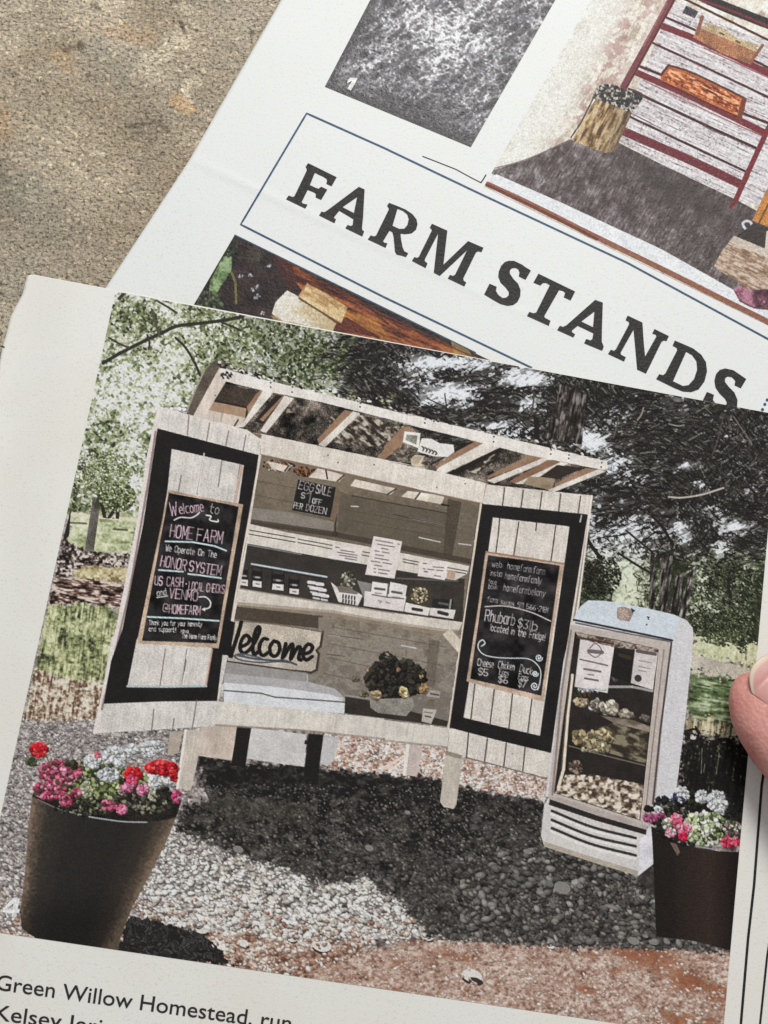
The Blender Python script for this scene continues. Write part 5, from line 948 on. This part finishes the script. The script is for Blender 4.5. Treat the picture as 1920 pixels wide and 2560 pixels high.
# headline and its box
BOX = [pt('D 1330,920 960,743 601.8,561.3 766.7,283.5 960,370 1203,486 1567.6,656.8 1920,847.7 2140,985')]
o = ruled('headline_box', [(BOX[0], 4.6)], h_up, .00007, M_RULE, None, 'thin dark blue rule around the headline'); adopt(o, up)
o = ruled('picture_rule', [(pt('D 586,587 760,672 960,769.5 1190,882'), 2.2)], h_up, .00008, M_RULE, None); adopt(o, up)
o = ruled('picture_rule', [(pt('Q 1040,85 1130,120 1270,175 1380,235 1445,268'), 2.2), (pt('Q 1443,270 1460,245 1480,212'), 3.0)], h_up, .00007, M_TYPE, None); adopt(o, up)
LET = [('Q 250,133 345,180 447,230 412,293 375,276 380,258 378,243 360,230 296,200 262,285 300,303 322,310 340,296 382,316 340,387 302,370 303,345 290,335 247,318 205,402 213,412 246,420 230,447 97,383 115,357 142,367 155,362 240,185 240,172 232,160', []),
       ('Q 600,297 640,315 630,500 622,585 626,597 637,604 625,640 507,583 522,560 545,568 558,560 562,520 465,462 430,505 430,514 443,520 432,548 325,495 342,468 362,472 375,465', ['Q 588,368 566,478 487,437']),
       ('Q 808,407 868,430 925,455 970,485 998,520 1006,555 996,592 965,618 920,624 888,620 892,660 903,715 915,742 942,756 926,782 895,772 862,765 850,745 845,690 840,640 832,610 812,600 768,672 775,682 798,688 785,718 662,660 682,632 706,640 720,632 808,452 805,440 795,430', ['Q 868,448 905,463 935,488 945,520 936,560 915,586 880,588 833,566']),
       ('Q 1105,552 1212,600 1185,835 1355,672 1462,718 1448,748 1425,742 1410,750 1322,930 1325,945 1343,958 1330,985 1215,930 1230,905 1250,912 1265,905 1348,735 1160,912 1118,890 1148,620 1055,800 1058,812 1075,826 1062,858 967,808 984,782 1002,788 1015,780 1104,600 1102,588 1090,580', []),
       ('P 205,476 235,476 280,497 300,512 330,530 300,582 262,563 266,540 258,522 240,515 222,518 212,530 212,548 232,578 258,604 272,640 270,675 255,706 230,724 198,728 160,718 110,690 68,664 98,604 138,622 134,645 148,668 172,685 192,682 206,668 206,650 188,625 160,598 147,565 150,535 163,505 182,484', []),
       ('P 372,548 578,648 552,698 514,680 522,655 510,645 488,640 405,785 408,795 440,812 430,840 308,785 321,762 345,770 360,765 436,612 415,600 398,600 383,614 344,598', []),
       ('P 690,695 733,710 728,860 727,930 738,956 730,980 628,938 640,914 662,922 674,915 680,882 592,840 560,866 560,876 578,888 568,905 477,864 492,840 510,846 528,838', ['P 686,760 678,848 612,816']),
       ('P 872,783 955,822 962,930 970,1012 1033,900 1030,890 1010,884 1022,858 1103,898 1090,926 1075,922 1062,930 975,1108 925,1085 916,980 905,862 832,992 836,1003 862,1016 852,1040 762,998 777,974 795,980 806,972 880,832 880,820 860,808', []),
       ('R 1150,462 1205,485 1250,505 1295,540 1320,580 1326,630 1312,685 1280,728 1240,743 1195,740 1150,722 1048,672 1065,645 1085,651 1098,642 1163,515 1160,502 1138,490', ['R 1212,523 1245,542 1268,575 1272,620 1255,672 1225,705 1195,710 1140,684']),
       ('R 1425,614 1470,624 1505,648 1540,672 1510,722 1476,706 1480,682 1462,662 1438,658 1424,668 1424,688 1445,715 1475,745 1492,785 1490,820 1470,852 1440,868 1400,868 1350,850 1290,815 1325,742 1364,758 1358,786 1378,812 1405,826 1428,818 1434,800 1424,780 1395,752 1372,718 1366,680 1375,645 1395,622', [])]
o = polymesh('headline', [(pt(a), [pt(h) for h in hs]) for a, hs in LET], h_up, .00008, M_TYPE, None, 'bold black slab lettering FARM STANDS'); adopt(o, up)
o = polymesh('dotted_mark', [([(x+4*math.cos(k), y+4*math.sin(k)) for k in np.linspace(0, 5.6, 8)], []) for x, y in [(1912, 1011), (1906, 1024), (1918, 1000), (1927, 1020)]], h_up, .00008, M_RULE, None); adopt(o, up)
o = polymesh('photo_number', [(pt('A 1517,335 1545,340 1516,392 1500,384 1522,350 1500,360 1503,345'), [])], h_up, .0001, M_WHITE, None, 'white numeral 1'); adopt(o, up)

# ------------------------------------------------------------------ lower page (on top): farm stand picture
lo = empty('magazine_page', tuple(onplane([(900, 1750)])[0]), 'torn-out magazine page with a large farm stand photo, held under the thumb', 'magazine page')
Lp = pt('D 84,686.5 72,687 67,692 62,712 55,738 40,765 26,793 17,830 6,868 -4,920 -60,1200 -110,1500 -180,1900 -260,2400 -330,2800'); Rp = pt('D 2090,1064 2075,1300 2050,1600 2020,1950 1990,2400 1960,2900')
v, f = patch(Lp, Rp, 300, 300, h_lo)
o = mesh('paper_sheet', v, f, M_PAPER_LO); solid(o, .00012); adopt(o, lo)
names = {'printed_chalkboard#welcome': 'tall printed chalkboard welcoming to HOME FARM', 'printed_chalkboard#price': 'printed chalkboard listing rhubarb and egg prices', 'printed_chalkboard#egg': 'small printed chalkboard reading EGG SALE', 'printed_flower_pot#1': 'large printed dark pot with red, pink and white flowers', 'printed_flower_pot#2': 'printed dark pot of pale flowers beside the fridge'}
stand = paint_stand(); o = stand.build(None, h_lo, .00006, M_INK_LO, names); o['label'] = 'large printed photograph of a farm stand on gravel'; adopt(o, lo)
o = lettering('caption', [('Green Willow Homestead, run', (-11, 2474), (726, 2577), 38), ('Kelsey Jeri', (-14, 2549), (252, 2586), 38)], h_lo, .00007, M_CAPT, None, 'grey sans serif caption', .006); adopt(o, lo)
o = polymesh('photo_number', [(pt('U 112,1350 160,1362 140,1440 158,1446 152,1478 136,1474 128,1512 92,1505 98,1480 22,1470 26,1440'), [pt('U 108,1400 62,1440 102,1448')])], h_lo, .0001, M_WHITE, None, 'white numeral 4'); adopt(o, lo)
o = ruled('column_rule', [(pt('D 1935,1760 1904,1964 1885,2213 1870,2347 1852,2560 1835,2760'), 6.5)], h_lo, .00007, M_TYPE, None); adopt(o, lo)
o = ruled('column_rule', [(pt('D 1935,2280 1917.6,2392 1900,2560 1880,2760'), 5.5)], h_lo, .00007, M_TYPE, None); adopt(o, lo)
o = ruled('edge_mark', [(pt('C 2,390 12,391 20,396'), 3), (pt('A 82,1274 92,1279'), 2.4)], h_lo, .0001, M_TYPE, None); adopt(o, lo)

# ------------------------------------------------------------------ thumb and hand
def hand():
    m, t, b = nt('skin'); tc = node(t, 'ShaderNodeTexCoord'); L = t.links.new
    n1 = node(t, 'ShaderNodeTexNoise', i_Scale=150, i_Detail=4); n2 = node(t, 'ShaderNodeTexNoise', i_Scale=1400, i_Detail=3)
    for n in (n1, n2): L(tc.outputs['Object'], n.inputs['Vector'])
    r = node(t, 'ShaderNodeValToRGB'); r.color_ramp.elements[0].position = .3; r.color_ramp.elements[1].position = .72
    r.color_ramp.elements[0].color = (.60, .23, .195, 1); r.color_ramp.elements[1].color = (.74, .38, .325, 1); L(n1.outputs['Fac'], r.inputs['Fac'])
    r2 = node(t, 'ShaderNodeValToRGB'); r2.color_ramp.elements[0].position = .60; r2.color_ramp.elements[1].position = .74; r2.color_ramp.elements[0].color = (1, 1, 1, 1); r2.color_ramp.elements[1].color = (1.3, 1.35, 1.35, 1); L(n2.outputs['Fac'], r2.inputs['Fac'])
    mx = node(t, 'ShaderNodeMix', data_type='RGBA', blend_type='MULTIPLY'); mx.inputs[0].default_value = 1; L(r.outputs['Color'], mx.inputs[6]); L(r2.outputs['Color'], mx.inputs[7]); L(mx.outputs[2], b.inputs['Base Color'])
    b.inputs['Roughness'].default_value = .58; b.inputs['Specular IOR Level'].default_value = .35; b.inputs['Subsurface Weight'].default_value = .06; b.inputs['Subsurface Radius'].default_value = (.0030, .0012, .0007); b.inputs['Subsurface Scale'].default_value = 1.0
    bp = node(t, 'ShaderNodeBump', i_Strength=.4, i_Distance=.0003); vr = node(t, 'ShaderNodeTexVoronoi', i_Scale=1100); L(tc.outputs['Object'], vr.inputs['Vector']); L(vr.outputs['Distance'], bp.inputs['Height']); b2 = node(t, 'ShaderNodeBump', i_Strength=.3, i_Distance=.0006); n3 = node(t, 'ShaderNodeTexNoise', i_Scale=420, i_Detail=4); L(tc.outputs['Object'], n3.inputs['Vector']); L(n3.outputs['Fac'], b2.inputs['Height']); L(bp.outputs['Normal'], b2.inputs['Normal']); 
    mp = node(t, 'ShaderNodeMapping'); mp.inputs['Rotation'].default_value = (0, 0, math.radians(48)); mp.inputs['Scale'].default_value = (420, 110, 200); L(tc.outputs['Object'], mp.inputs['Vector'])
    n4 = node(t, 'ShaderNodeTexNoise', i_Scale=1.0, i_Detail=3, i_Distortion=.4); L(mp.outputs['Vector'], n4.inputs['Vector']); b3 = node(t, 'ShaderNodeBump', i_Strength=.28, i_Distance=.0012); L(n4.outputs['Fac'], b3.inputs['Height']); L(b2.outputs['Normal'], b3.inputs['Normal']); L(b3.outputs['Normal'], b.inputs['Normal'])
    MM = .001
    tip = onsurf([(1845, 1691)], lambda x, y: x*0+.010)[0]
    ax = np.array([.669, -.743, 0]); bx = np.array([.743, .669, 0])
    zpage = float(h_lo(np.array([tip[0]]), np.array([tip[1]]))[0])+.0001
    S = np.array([0, .4, 1, 2, 3.5, 5, 7, 8.9, 11, 13.5, 17, 21, 26, 31, 36, 42, 50, 60, 66]); Wd = np.interp(S, [0, .5, 2, 5, 8.9, 13.5, 21, 31, 45, 60, 66], [.6, 2.2, 4.3, 6.7, 8.4, 9.8, 11.0, 11.0, 11.0, 13, 13])
    Ht = np.interp(S, [0, .5, 2, 5, 9, 14, 21, 31, 45, 66], [.8, 1.8, 3.0, 4.4, 5.7, 6.8, 7.6, 8.0, 8.2, 9.5]); Zc = np.interp(S, [0, 2, 5, 9, 14, 21, 40, 66], [5.2, 5.2, 5.4, 6.0, 7.1, 8.8, 13.5, 15.5])
    prof = lambda s: (np.interp(s, S, Wd), np.interp(s, S, Ht), np.interp(s, S, Zc))
    n = 40; vs = []; fs = []
    for s in S:
        w_, h_, z_ = prof(s)
        for k in range(n):
            a = 2*math.pi*k/n; ca, sa = math.cos(a), math.sin(a); z = z_+h_*(abs(sa)**.9)*(1 if sa > 0 else -1); z = max(z, .05)
            vs.append(tip+ax*s*MM+bx*(w_*ca)*MM+np.array([0, 0, zpage+z*MM-tip[2]]))
    R = len(S)
    for i in range(R-1):
        for k in range(n): fs.append((i*n+k, i*n+(k+1) % n, (i+1)*n+(k+1) % n, (i+1)*n+k))
    fs.append(tuple(range(n))[::-1]); fs.append(tuple((R-1)*n+k for k in range(n)))
    body = mesh('person', vs, fs, m)
    # palm and curled fingers, skinned from joints (mm from the tip of the thumb)
    J = {}; E_ = []
    def j(name, x, y, z, r, prev=None):
        J[name] = (len(J), x, y, z, r)
        if prev: E_.append((J[prev][0], J[name][0]))
    j('wrist', 150, -118, 26, 23); j('arm', 215, -160, 30, 25, 'wrist'); j('palm', 118, -78, 24, 23, 'wrist')
    j('base', 84, -94, 20, 18, 'wrist'); j('joint', 46, -51, 15.5, 15, 'base'); j('knuckle', 34, -38, 13.5, 12, 'joint')
    for i, nm in enumerate(('index', 'middle', 'ring', 'little')):
        dx, dy, r = 13*i, -17*i, (9, 9.3, 8.8, 7.6)[i]
        j(nm+'1', 100+dx, -14+dy, 27, r+2.5, 'palm' if i else 'palm'); j(nm+'2', 76+dx, 16+dy*.95, 25, r, nm+'1'); j(nm+'3', 54+dx, 14+dy*.95, 14, r-.8, nm+'2'); j(nm+'4', 44+dx, 4+dy*.95, 8.5, r-1.4, nm+'3')
    hm = bpy.data.meshes.new('h'); al = list(J.values()); big = bmesh.new()
    for a_, c_ in E_:
        bm = bmesh.new()
        for _, x, y, z, r in (al[a_], al[c_]):
            bmesh.ops.create_icosphere(bm, subdivisions=3, radius=r*MM, matrix=Matrix.Translation((tip[0]+x*MM, tip[1]+y*MM, max(z, r+.3)*MM)))
        h = bmesh.ops.convex_hull(bm, input=bm.verts)
        bmesh.ops.delete(bm, geom=list({g for g in h['geom_interior']+h['geom_unused'] if isinstance(g, bmesh.types.BMVert)}), context='VERTS')
        tm = bpy.data.meshes.new('c'); bm.to_mesh(tm); bm.free(); big.from_mesh(tm); bpy.data.meshes.remove(tm)
    big.to_mesh(hm); big.free()
    for q_ in (body.data, hm):
        bm = bmesh.new(); bm.from_mesh(q_); bmesh.ops.recalc_face_normals(bm, faces=bm.faces); bm.to_mesh(q_); bm.free()
    bm = bmesh.new(); bm.from_mesh(body.data); bm.from_mesh(hm); bm.to_mesh(body.data); bm.free(); bpy.data.meshes.remove(hm)
    rm = body.modifiers.new('merge', 'REMESH'); rm.mode = 'VOXEL'; rm.voxel_size = .0006; rm.use_smooth_shade = True
    sm = body.modifiers.new('soft', 'SMOOTH'); sm.factor = .5; sm.iterations = 9
    bpy.context.view_layer.update()
    fin = bpy.data.meshes.new_from_object(body.evaluated_get(bpy.context.evaluated_depsgraph_get())); body.modifiers.clear(); body.data = fin
    if not fin.materials: fin.materials.append(m)
    for p in fin.polygons: p.use_smooth = True
    bm = bmesh.new(); bm.from_mesh(fin); left = set(bm.verts); isl = []
    while left:
        st = [left.pop()]; c = list(st)
        while st:
            for e in st.pop().link_edges:
                for v_ in e.verts:
                    if v_ in left: left.discard(v_); st.append(v_); c.append(v_)
        isl.append(c)
    isl.sort(key=len); print('hand pieces', [(len(c), [(round(min(v.co[k] for v in c)*1000-tip[k]*1000), round(max(v.co[k] for v in c)*1000-tip[k]*1000)) for k in range(3)]) for c in isl[-5:]])
    for c in isl[:-1]: bmesh.ops.delete(bm, geom=c, context='VERTS')
    bm.to_mesh(fin); bm.free()
    tag(body, 'pink thumb of a hand pressing on the right margin of the page', 'person')
    # nail
    mn, t, b = nt('nail'); at = node(t, 'ShaderNodeAttribute', attribute_name='ink'); t.links.new(at.outputs['Color'], b.inputs['Base Color']); b.inputs['Roughness'].default_value = .38; b.inputs['Subsurface Weight'].default_value = .1; b.inputs['Subsurface Radius'].default_value = (.002, .001, .0006); b.inputs['Subsurface Scale'].default_value = 1
    bump(t, b, [(700, .12, 3)])
    nb, ns = 36, 40; V = []; C = []; bc, hw = 4.0, 5.4
    for i in range(ns):
        for k in range(nb):
            u = -1+2*k/(nb-1); s0 = .3+3.6*abs(u)**2.6; s = s0+(15-s0)*i/(ns-1); bb = bc+hw*u
            w_, h_, z_ = prof(max(s, 4.0)); w_ = max(w_, 8.5)
            z = z_+h_*math.sqrt(max(0, 1-((bb-1.6)/(w_+1.5))**2))+.35-.25*(abs(u)**6)-max(0, 3-s)*.12
            V.append(tip+ax*s*MM+bx*bb*MM+np.array([0, 0, zpage+z*MM-tip[2]]))
            e = s-s0; lim = .8+.25*(1-u*u); f = float(sstep(lim-.25, lim+.25, e)); pk = np.array((.60, .29, .265)); wt = np.array((.66, .52, .40)); C.append((*(wt*(1-f)+pk*f), 1))
    f = [(i*nb+k, i*nb+k+1, (i+1)*nb+k+1, (i+1)*nb+k) for i in range(ns-1) for k in range(nb-1)]
    nn = np.cross(V[f[0][1]]-V[f[0][0]], V[f[0][2]]-V[f[0][0]])
    if nn[2] < 0: f = [tuple(reversed(a)) for a in f]
    nail = mesh('thumbnail', V, f, mn, body, True, 'short pink thumbnail with a pale free edge'); solid(nail, .0005)
    nail.data.color_attributes.new('ink', 'FLOAT_COLOR', 'POINT').data.foreach_set('color', np.array(C, np.float32).ravel())
hand()
